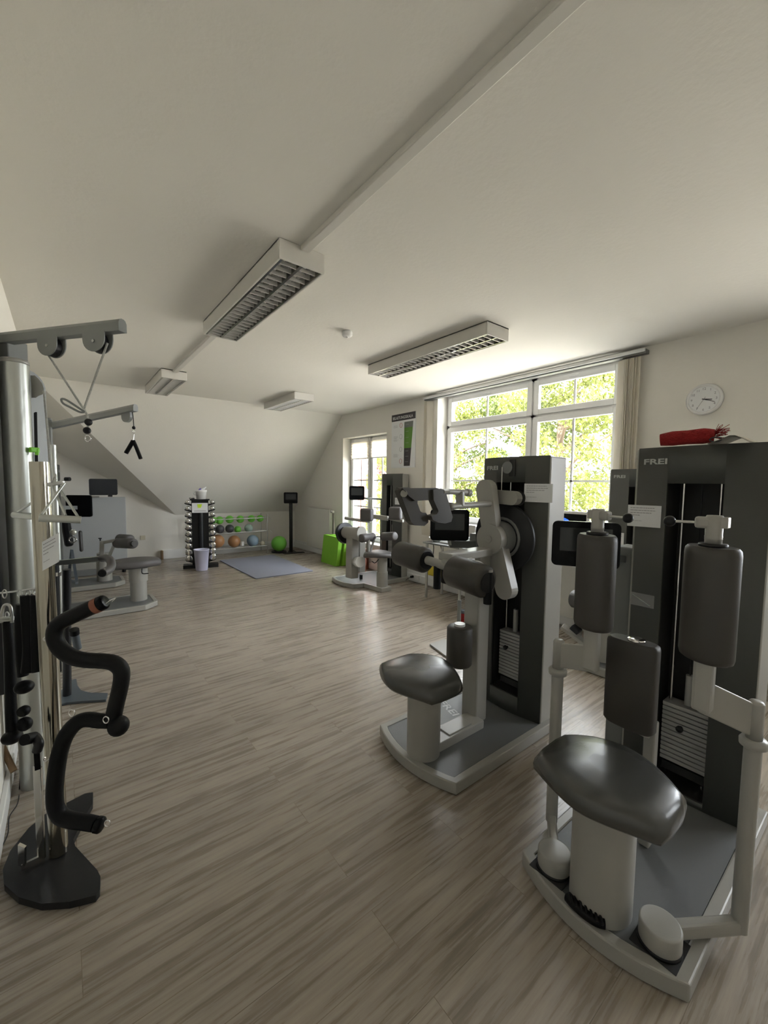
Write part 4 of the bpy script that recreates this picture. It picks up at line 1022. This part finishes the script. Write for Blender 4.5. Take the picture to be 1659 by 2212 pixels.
MB().tube(lp, .0045, 8, closed=True, sub=4).build('rope_loop', M['machine_d'], t)
MB().tube([k0, PD(189,900,1.77), PD(190,925,1.77)], .0045, 8).build('rope_tail', M['rope'], t)
for (x, y) in ((191,912),(188,930)): MB().sphere(PD(x,y,1.765), .015).build('stop_ball', M['black'], t)
c = PD(190,947,1.765); MB().tube([c+RT*.012*math.cos(a)+V(0,0,.013*math.sin(a)) for a in [2*PI*k/12 for k in range(12)]], .0025, 8, closed=True, sub=2).build('snap_ring', M['chrome'], t)
MB().bb(-.249,-.222,2.42,3.30,.50,2.07).build('weight_cover', M['black'], t, bevel=.006)
# side panel with rounded shoulder
pl0 = PD(57,800,1.93).to_2d(); pl1 = PD(97,800,2.02).to_2d()
def pp(u, z, off=0): q = pl0.lerp(pl1, u); return V(q.x, q.y, z)
zt0 = PD(57,797,1.93).z; zt1 = PD(97,845,2.02).z
P = [pp(0,.02), pp(1.1,.02), pp(1.0,zt1)] + [pp(math.cos(a)*1.0, zt1+(zt0-zt1)*math.sin(a)) for a in [PI/2*k/8 for k in range(1,8)]] + [pp(0,zt0)]
pn = V(pl1.y-pl0.y, -(pl1.x-pl0.x), 0).normalized()
if pn.y > 0: pn = -pn
MB().prism(P, -pn*.03).build('side_panel', M['machine_d'], t, bevel=.004)
P = [PD(x,y,1.90) for x, y in ((76,860),(74,810),(83,818),(91,828),(95,840),(92,852),(84,855))]
MB().prism(P, pn*-.02).build('pulley_hood', M['machine'], t, bevel=.003)
MB().prism([PD(77,892,1.91),PD(80,890,1.91),PD(86,1180,1.91),PD(83,1180,1.91)], -pn*.01).build('slot', M['dark'], t)
c = PD(74,972,1.87); MB().box(c,(.035,.02,.022),rz=.5).box(c+V(.008,0,-.008),(.014,.014,.03),rz=.2).build('clip', mat('lime_plastic',(.18,.55,.03),.4), t, bevel=.003)
MB().tube([PD(95,845,1.88), PD(103,935,1.80), PD(111,1042,1.60)], .0045, 8).build('braided_rope', M['rope'], t)
# ---- triangle row handle hanging on the rope
t = thing('row_handle', tuple(PD(120,1120,1.40)), 'aluminium triangular row handle hanging from the rope at the left, above the paper notice', 'handle')
q = lambda x, y, d=1.40: PD(x, y, d)
MB().cyl(q(84,1119,1.36), q(175,1123,1.42), .0125, n=20).build('grip_bar', M['alu'], t)
MB().cyl(q(31,1112,1.60), q(86,1117,1.55), .0125, n=20).build('grip_bar', M['alu'], t)
for a, b in (((90,1112,1.37),(139,1044,1.47)),((113,1050,1.47),(142,1114,1.40)),((130,1058,1.47),(169,1117,1.42)),((36,1108,1.60),(72,1084,1.5))):
    MB().cyl(q(*a), q(*b), .0042, n=12).build('strut', M['alu'], t)
MB().bar(q(104,1047,1.48), q(138,1042,1.47), .012, .014).build('swivel_plate', M['steel'], t, bevel=.003)
MB().tube([q(111,1043,1.47),q(117,1030,1.47),q(119,1024,1.47),q(121,1035,1.47),q(116,1047,1.47)], .003, 8).build('snap_hook', M['steel'], t)
# ---- accessory stand
SB = PZ(127,1840,.03)
t = thing('accessory_stand', tuple(SB), 'chrome pole on a black crescent-shaped floor plate at the left, holding handles and straps', 'accessory stand')
pxs = [(100,1757),(62,1788),(22,1838),(6,1878),(9,1910),(40,1938),(90,1952),(150,1948),(206,1934),(216,1921),(217,1893),(210,1879),(163,1828),(158,1813),(188,1755),(200,1735),(201,1711),(183,1714),(146,1733)]
MB().prism([PZ(x, y, .028)+V(0,0,-.025) for x, y in pxs], (0,0,.025)).build('floor_plate', M['blackmetal'], t, bevel=.004)
top = PD(85,998,1.50)
MB().cyl(SB, top, .030, n=36).build('pole', M['polechrome'], t)
for y in (1376, 1636): MB().tube([PD(98,y,1.47),PD(94,y+4,1.47),PD(99,y+8,1.47),PD(108,y+2,1.46)], .003, 8).build('hook', M['chrome'], t)
MB().tube([PD(-30,1284,1.62), PD(20,1279,1.6), PD(50,1275,1.58), PD(92,1270,1.52)], .0035, 8).build('cross_wire', M['steel'], t)
for x in (10, 42, 60, 76): MB().tube([PD(x+5*math.cos(a), 1283+9*math.sin(a), 1.57) for a in [2*PI*k/10 for k in range(10)]], .0022, 6, closed=True, sub=2).build('hang_ring', M['steel'], t)
sheet(PD(110,1192,1.42), PD(126,1150,1.42)-PD(90,1170,1.42), V(.02,0,1), -FW, .066, .100, 'white printed notice taped to the chrome pole at the left below the triangular handle')
# ---- big bent foam bar
t = thing('foam_lat_bar', tuple(PD(190,1560,1.45)), 'large black foam-covered bar bent like an S, hung on the chrome pole at the left', 'pull bar')
up_ = [(213,1306),(190,1316),(160,1330),(134,1343),(121,1356),(118,1374),(124,1392),(138,1408),(158,1420),(186,1426),(222,1428),(245,1432),(260,1444),(263,1462),(258,1492),(249,1530),(244,1556)]
MB().tube([PD(x,y,1.45) for x, y in up_], .0262, 18, sub=3).build('upper_foam', M['foam'], t)
lo_ = [(240,1558),(215,1557),(190,1554),(170,1559),(152,1575),(138,1598),(128,1630),(121,1672),(118,1715),(121,1745),(133,1764),(158,1772),(190,1777),(206,1780)]
MB().tube([PD(x,y,1.455) for x, y in lo_], .0255, 18, sub=3, radii=[.024,.0245,.0248,.0255,.026,.026,.026,.0262,.0262,.0262,.0262,.026,.025,.0245]).build('lower_foam', M['foam'], t)
MB().sphere(PD(256,1568,1.44), .034).build('foam_knob', M['foam'], t)
e0 = PD(213,1306,1.45); e1 = PD(226,1300,1.45)
MB().roll(e0, e1+(e1-e0)*.15, .026, .006).build('end_cap', M['screen'], t)
MB().tube([PD(229,1303,1.44),PD(240,1296,1.44),PD(250,1292,1.44),PD(243,1299,1.44)], .0022, 8).build('eye_ring', M['chrome'], t)
c = e0.lerp(PD(190,1316,1.45), .1); d_ = (e1-e0).normalized()
MB().cyl(c-d_*.012, c+d_*.010, .0268, n=32, cap=False).build('label_band', M['orange'], t)
e0 = PD(206,1780,1.455); e1 = PD(222,1783,1.455); MB().roll(e0, e1, .026, .006).build('end_cap', M['screen'], t)
for (x, y, d) in ((232,1779,1.44),(229,1555,1.405),(155,1540,1.42)):
    MB().tube([PD(x+6*math.cos(a), y+7*math.sin(a), d) for a in [2*PI*k/10 for k in range(10)]], .0022, 8, closed=True, sub=2).build('eye_ring', M['chrome'], t)
# ---- hanging straps and ropes
def hang(name, label, cat, pts, r, d, mt='foam', radii=None, sq=None, knobs=()):
    t = thing(name, tuple(PD(*pts[-1], d)), label, cat, 'accessories hanging on the stand')
    MB().tube([PD(x, y, d) for x, y in pts], r, 12, sub=4, radii=radii, sq=sq).build('rope' if 'rope' in name else 'strap', M[mt], t)
    for (x, y, rr) in knobs: MB().sphere(PD(x, y, d-.01), rr, sc_=(1,1,.75)).build('rubber_end', M['foam'], t)
    MB().tube([PD(pts[0][0]+4*math.cos(a), pts[0][1]-6+7*math.sin(a), d) for a in [2*PI*k/8 for k in range(8)]], .0022, 6, closed=True, sub=2).build('hook_ring', M['steel'], t)
hang('pull_rope', 'thick black braided rope hanging leftmost beside the chrome pole', 'rope handle', [(15,1335),(20,1400),(22,1470),(24,1540),(28,1590)], .018, 1.62, radii=[.016,.018,.018,.019,.022], knobs=((26,1592,.034),))
hang('pull_rope', 'black rope with rubber ends hanging just left of the chrome pole', 'rope handle', [(46,1305),(44,1350),(46,1410),(50,1460)], .018, 1.60, knobs=((52,1484,.032),))
hang('hand_strap', 'black padded strap hanging against the chrome pole', 'strap', [(60,1285),(62,1330),(66,1400),(62,1450)], .024, 1.58, sq=.5)
hang('hand_strap', 'narrow black strap hanging right beside the chrome pole edge', 'strap', [(76,1285),(77,1340),(78,1400),(80,1450)], .016, 1.56, sq=.5)
t = thing('handle_bracket', tuple(PD(12,1320,1.6)), 'grey metal stirrup handle hanging on the wire at the far left edge', 'handle', 'accessories hanging on the stand')
MB().tube([PD(3,1345,1.6),PD(6,1315,1.6),PD(14,1306,1.6),PD(23,1313,1.6),PD(26,1345,1.6)], .006, 10).build('stirrup', M['steel'], t); MB().cyl(PD(2,1338,1.6),PD(27,1336,1.6),.010).build('grip', M['alu'], t)
for i, (x, y, rr) in enumerate(((44,1540,.020),(46,1568,.026))):
    tag(MB().lathe(PD(x,y,1.60), FW, [(0,rr*.8),(.008,rr),(.022,rr),(.03,rr*.8)], 24).build('rubber_disc', M['foam']), ('small' if i == 0 else 'larger')+' black rubber disc end stacked among the hanging ropes at the left', 'rubber disc')
# ---- T-bar leaning on the stand
t = thing('chrome_handle_bar', tuple(PZ(88,1866,.03)), 'flat chrome bar with black T grip and L foot standing on the crescent plate', 'handle bar')
MB().bar(PD(81,1655,1.44), PZ(90,1852,.045), .028, .010, up=FW).build('bar', M['chrome'], t, bevel=.002)
MB().bar(PD(79,1618,1.44), PD(82,1660,1.44), .024, .016).build('sleeve', M['screen'], t)
MB().tube([PD(76,1592,1.46),PD(84,1606,1.44),PD(80,1622,1.44)], .015, 14).build('grip', M['blackmetal'], t)
MB().cyl(PD(53,1598,1.42), PD(74,1593,1.46), .0185, n=20).build('grip_end', M['foam'], t)
MB().bar(PZ(96,1852,.036), PZ(46,1876,.036), .010, .03).build('foot', M['chrome'], t)
MB().bar(PZ(48,1870,.036), PD(48,1826,1.45), .026, .008, up=FW).build('foot_upright', M['chrome'], t)
t = MB().cyl(PD(-12,1578,1.95), PD(30,1666,1.90), .013, n=14).build('gym_stick', M['brown']); tag(t, 'reddish-brown rod leaning at the lower left edge of the view', 'rod')
t = MB().tube([PD(44,1652,1.95), PD(42,1700,1.95), PZ(38,1735,.006), PZ(20,1765,.006), PZ(17,1800,.006), PZ(3,1832,.006)], .0022, 6).build('power_cable', M['black']); tag(t, 'thin black cable trailing over the floor at the left edge', 'cable')
# ---- second cable tower
t = thing('cable_tower', tuple(PD(108,1100,3.3).xy)+(0,), 'farther cable tower at the left with one slim top arm carrying a V rope', 'cable machine')
b = PD(107,1100,3.30)
MB().bb(b.x-.045,b.x+.04,b.y-.03,b.y+.05,0,PD(107,905,3.3).z).build('column', M['machine_d'], t, bevel=.01)
b2 = PD(120,1100,3.05); MB().cyl((b2.x,b2.y,.0),(b2.x,b2.y,PD(120,962,3.05).z), .021, n=24).build('guide_tube', M['alu'], t)
s0 = PD(104,921,3.3); s1 = PD(293,881,2.95); d2 = (s1-s0).normalized(); sd2 = d2.cross(V(0,0,1)).normalized()
MB().prism([s0+sd2*u+V(0,0,w) for u, w in prof], s1-s0).build('arm', M['machine_d'], t, bevel=.003)
c = s0.lerp(s1,.91)+V(0,0,-.045); P = [c+d2*(.045*math.cos(a))+V(0,0,.045*math.sin(a)-.0) for a in [PI+PI*k/10 for k in range(11)]]+[c+d2*.042+V(0,0,.04), c-d2*.042+V(0,0,.04)]
MB().prism([p+sd2*.012 for p in P], -sd2*.024).build('pulley_plate', M['machine_d'], t)
MB().tube([PD(286,890,2.96), PD(288,905,2.96), PD(289,922,2.96)], .003, 8).build('pull_cable', M['black'], t)
MB().sphere(PD(289,924,2.96), .012).build('stop_ball', M['black'], t)
c = PD(289,932,2.96); MB().tube([c+RT*.008*math.cos(a)+V(0,0,.014*math.sin(a)) for a in [2*PI*k/10 for k in range(10)]], .002, 6, closed=True, sub=2).build('chain_link', M['chrome'], t)
b = PD(135,1035,3.9)
t = thing('v_rope_handle', tuple(PD(288,975,2.96)), 'black V-shaped rope handle hanging in front of the slanted wall', 'handle')
MB().tube([PD(289,938,2.96),PD(288,952,2.96)], .003, 6).build('chain', M['chrome'], t)
MB().tube([PD(288,952,2.96),PD(281,964,2.96),PD(272,979,2.96)], .0145, 14).build('foam_grip', M['foam'], t)
MB().tube([PD(288,952,2.96),PD(295,968,2.96),PD(304,991,2.96)], .0125, 14).build('foam_grip', M['foam'], t)
t = thing('snap_hook', tuple(PD(157,1165,2.3)), 'chrome snap hook with round stop hanging above the horizontal chrome bar at the left', 'snap hook')
MB().sphere(PD(158,1150,2.3), .016).build('stop_ball', M['alu'], t)
MB().tube([PD(157+8*math.cos(a),1166+6*math.sin(a),2.3) for a in [2*PI*k/12 for k in range(12)]], .003, 8, closed=True, sub=2).build('ring', M['chrome'], t)
# ---- dip stand with foam grips
fb = PZ(145,1503,.01)
t = thing('dip_stand', tuple(fb), 'black post on a grey three-armed foot with chrome bar and curved foam grip', 'dip stand')
pxs = [(105,1524),(112,1500),(150,1482),(152,1469),(165,1466),(167,1480),(175,1491),(195,1496),(233,1497),(229,1511),(180,1514),(145,1517),(118,1525)]
MB().prism([PZ(x, y, .016)+V(0,0,-.014) for x, y in pxs], (0,0,.014)).build('foot_plate', M['bluegrey'], t, bevel=.003)
MB().cyl(fb, PD(144,1230,2.66), .024, n=20).build('post', M['blackmetal'], t)
MB().cyl(PD(122,1452,2.55), PD(116,1215,2.55), .026, n=20).build('grip_tube', M['foam'], t)
MB().cyl(PD(121,1244,2.54), PD(121,1236,2.54), .0275, n=20).build('tube_ring', M['chrome'], t)
MB().bar(PD(112,1217,2.45), PD(224,1206,2.45), .026, .03).build('cross_bar', M['alu'], t, bevel=.003)
MB().tube([PD(220,1206,2.45),PD(232,1206,2.42),PD(240,1214,2.38),PD(239,1227,2.34),PD(228,1235,2.28),PD(221,1238,2.25)], .0225, 16).build('foam_grip', M['padgrey'], t)
MB().cyl(PD(222,1237,2.26), PD(220,1239,2.24), .019).build('grip_hole', M['black'], t)
MB().cyl(PD(168,1400,2.5), PD(161,1366,2.45), .021, n=18).build('lower_grip', M['bluegrey'], t)
MB().cyl(PD(161,1370,2.45), PD(160,1360,2.44), .025, n=20).build('grip_cap', M['foam'], t)
# ---- machines along the left wall
def left_base(x1, y0, y1, ch=.14):
    return [(-.20,y0),(x1-ch,y0),(x1,y0+ch*.9),(x1,y1-ch*.9),(x1-ch,y1),(-.20,y1)]
t = thing('strength_machine', (.3,5.5,0), 'silver machine with grey bench seat on a thick column, nearest at the left wall', 'gym machine')
base_plate(t, left_base(.84,5.20,5.80))
cabinet(t, -.02, -.235, 5.26, 5.76, 1.60, (5.40,5.60,.12,1.45), bow=.015, stack=(.2,.5), s=-1)
cx_, cy_ = .675, 5.51
MB().cyl((cx_,cy_,.056),(cx_,cy_,.30), .086, n=36).build('column', M['machine'], t)
MB().cyl((cx_,cy_,.28),(cx_,cy_,.455), .098, n=36).build('column_sleeve', M['machine'], t)
seat_pad(t, .645, 5.50, .545, rot=PI/2, w=.265, d=.17, th=.085, mt='padgrey', droop=.012)
MB().tube([(.70,5.40,.44),(.70,5.37,.39),(.76,5.36,.385)], .006, 6).build('seat_lever', M['black'], t)
c = PD(171,1093,4.75); tablet(t, c, math.atan2(-c.y,-c.x)-.5, .27, .25, on=False)
MB().bar(c+V(-.02,.03,-.02), (-.03,5.65,1.15), .04,.04).build('tablet_bracket', M['machine_d'], t)
MB().cyl(PD(138,1102,4.9), PD(137,1102,4.8), .145, n=36).build('pivot_cover', M['machine'], t)
MB().bar(PD(141,1125,4.9), PD(150,1180,4.9), .22, .09).build('back_pad', M['foam'], t, bevel=.03, seg=3)
MB().bar(PD(173,1146,5.2), PD(176,1192,5.2), .045, .04).build('side_pad', M['pad'], t, bevel=.02)
sheet(PD(132,1010,5.0)+V(0,0,-.25), (1,0,0), (0,0,1), (0,-1,0), .01, .01, 'x') if False else None
MB().cyl(PD(141,1035,4.7), PD(151,1035,4.7), .022, n=16).build('adjust_knob', M['black'], t)
t = thing('folding_stand', tuple(PD(155,1258,5.0).xy)+(0,), 'dark folding A-shaped legs between the two machines at the left wall', 'stand')
MB().bar(PD(147,1254,5.1), PD(155,1188,5.1), .05,.03).build('leg', M['bluegrey'], t); MB().bar(PD(166,1256,5.1), PD(155,1188,5.1), .05,.03).build('leg', M['bluegrey'], t)
MB().bar(PD(145,1253,5.1), PD(166,1259,5.0), .03,.03).build('foot', M['bluegrey'], t)
# far one
t = thing('strength_machine', (.2,6.9,0), 'silver machine at the left wall with a raised leg roller, behind the bench-seat machine', 'gym machine')
base_plate(t, left_base(.66,6.58,7.16,.12))
cabinet(t, -.03, -.235, 6.62, 7.12, 1.60, (6.76,6.96,.12,1.45), bow=.015, stack=(.2,.5), s=-1)
seat_column(t, .435, 6.86, .092, .44, .40)
q = lambda x, y, d=5.45: PD(x, y, d)
MB().bar(q(220,1215), q(220,1168), .085, .05).build('arm_post', M['machine'], t, bevel=.006)
MB().bar(q(218,1173), q(256,1166), .05, .04).build('roller_arm', M['machine'], t, bevel=.006)
MB().bar(q(234,1205,5.5), q(246,1178,5.5), .03, .03).build('gas_strut', M['steel'], t)
MB().roll(q(253,1173,5.5), q(288,1174,5.2), .066, .018).build('roller_pad', M['padgrey'], t)
MB().cyl(q(288,1174,5.20), q(291,1174,5.17), .036, n=24).build('roller_cap', M['pad'], t)
MB().roll(q(258,1164,5.9), q(282,1166,5.75), .070, .018).build('roller_pad', M['padgrey'], t)
MB().tube([q(213,1163),q(219,1163),q(216,1163),q(217,1172)], .008, 6, sub=1).build('lock_lever', M['blackmetal'], t)
# low wide one against the back
t = thing('strength_machine', (.4,7.7,0), 'low machine with wide plain light grey panel and black tablet on top, back left', 'gym machine')
M['bluepanel'] = mat('pale_blue_grey_panel', (.36,.375,.38), .5)
MB().bb(-.10,.79,7.60,7.66,.20,1.185).build('wide_panel', M['bluepanel'], t, bevel=.008)
MB().bb(-.10,.45,7.57,7.70,1.185,1.205).build('top_ledge', M['machine'], t, bevel=.004)
MB().bb(-.10,.79,7.56,8.20,.10,.20).build('base_frame', M['machine'], t, bevel=.01)
MB().bb(.05,.40,7.56,7.60,.012,.10).build('lower_skirt', M['machine_d'], t)
for x in (-.02, .74): MB().cyl((x,7.62,0),(x,7.62,.10), .025, n=16).build('foot', M['black'], t)
c = PD(223.5,1052,6.1); tablet(t, c, math.atan2(-c.y,-c.x)+.25, .355, .24, on=False)
MB().bar(PD(238,1073,6.15), PD(238,1068,6.15), .10,.05).build('tablet_mount', M['black'], t)
t = MB().bb(1.40,1.44,8.40,8.46,0,.17).build('pipe_cover', M['brown'], bevel=.01); tag(t, 'brownish rounded end piece at the left end of the white skirting on the back wall', 'skirting end')
# ================================================================ OUTSIDE
struct(MB().bb(4.5, 60, -30, 60, -1.3, -1.2).build('ground', M['grass']))
def leaves(mb, c, r, n, size, rg, flat=.85):
    c = Vector(c)
    for _ in range(n):
        while True:
            p = V(rg.uniform(-1,1), rg.uniform(-1,1), rg.uniform(-1,1))
            if .15 < p.length < 1: break
        p = p*(p.length**-.35)*.92 if p.length > .2 else p
        o = c+V(p.x*r[0], p.y*r[1], p.z*r[2])
        a = V(rg.gauss(0,1), rg.gauss(0,1), rg.gauss(0,1)).normalized(); b = a.orthogonal().normalized(); cc = a.cross(b)
        s_ = size*rg.uniform(.6,1.3)
        i = len(mb.v); mb.v += [o-b*s_, o-cc*s_*.45, o+b*s_, o+cc*s_*.45]; mb.f.append([i,i+1,i+2,i+3]); mb.s.append(False)
def tree(x, y, z0, h, spread, seed, mt, label, n=95, per=300, size=.058):
    rg = random.Random(seed)
    t = thing('garden_tree', (x,y,z0), label, 'tree')
    tr = MB().tube([(x,y,z0),(x+.1,y+.05,z0+h*.4),(x-.05,y,z0+h*.8)], .14, 10, radii=[.17,.12,.05])
    for k in range(9):
        a = rg.uniform(0,2*PI); z = z0+h*rg.uniform(.3,.75)
        tr.tube([(x,y,z),(x+math.cos(a)*spread*.4,y+math.sin(a)*spread*.4,z+h*.10),(x+math.cos(a)*spread*.85,y+math.sin(a)*spread*.85,z+h*.16)], .04, 6, radii=[.05,.03,.01])
    tr.build('trunk', M['bark'], t)
    lf = MB()
    for k in range(n):
        a = rg.uniform(0,2*PI); q = math.sqrt(rg.random()); z = rg.uniform(.10,1.0)
        rad = spread*q*math.sin(PI*min(1,.22+z*.72))
        leaves(lf, (x+math.cos(a)*rad, y+math.sin(a)*rad, z0+h*z), (.50,.50,.34), per, size, rg)
    lf.build('foliage', M[mt], t)
tree(9.6, 9.6, -1.2, 6.2, 2.3, 1, 'leaf', 'yellow-green leafy tree seen through the left half of the large window')
tree(10.2, 5.7, -1.2, 6.4, 2.5, 2, 'leaf', 'bright leafy tree seen through the right half of the large window')
tree(11.6, 7.6, -1.2, 6.8, 2.4, 3, 'leafdark', 'greener leafy tree behind and between the two bright trees outside the large window')
tree(13.5, 17.5, -1.2, 4.3, 2.0, 4, 'leafred', 'reddish-leaved tree seen in the upper part of the small window', n=46)
rg = random.Random(9)
hd = MB()
for k in range(90): leaves(hd, (9.6+rg.uniform(-.3,.3), 11.6+k*.085, -1.2+rg.uniform(.2,2.25)), (.4,.4,.35), 90, .07, rg)
tag(hd.build('garden_hedge', M['leaf']), 'yellow-green hedge seen through the lower part of the small window', 'hedge')
fe = MB()
for k in range(60): fe.cyl((14.0, 14+k*.25, -1.2), (14.0, 14+k*.25, .6), .012, n=6)
fe.bb(13.99,14.01,14,29,.50,.54); fe.bb(13.99,14.01,14,29,-.9,-.86)
tag(fe.build('iron_fence', M['blackmetal']), 'dark iron fence in front of the hedge outside', 'fence')
tag(MB().bb(5.6,5.95,8.35,8.72,-1.2,3.4).build('brick_pillar', M['brickm']), 'red brick pillar just outside the small window', 'pillar')
# ================================================================ LIGHT
w = bpy.data.worlds.new('sky'); sc.world = w; w.use_nodes = True
nt = w.node_tree; bg = nt.nodes['Background']; bg.inputs['Color'].default_value = (.90,.95,1.0,1); bg.inputs['Strength'].default_value = WORLD
sd = bpy.data.lights.new('sun', 'SUN'); sd.energy = SUN; sd.angle = math.radians(.6); sd.color = (1,.95,.85)
so = bpy.data.objects.new('sun', sd); col.objects.link(so); so.location = (-4,-2,9)
so.rotation_euler = Vector((.62,.22,-.75)).to_track_quat('-Z','Y').to_euler()
for nm, W in (('window_portal',W1),('window_portal',W2),('window_portal',W3)):
    ld = bpy.data.lights.new(nm, 'AREA'); ld.shape = 'RECTANGLE'; ld.size = W[3]-W[2]; ld.size_y = W[1]-W[0]
    lo = bpy.data.objects.new(nm, ld); col.objects.link(lo); lo.location = (RX+.33, (W[0]+W[1])/2, (W[2]+W[3])/2)
    lo.rotation_euler = (0, math.radians(90), 0)
    ld.cycles.is_portal = True
sc.view_settings.exposure = EXPO
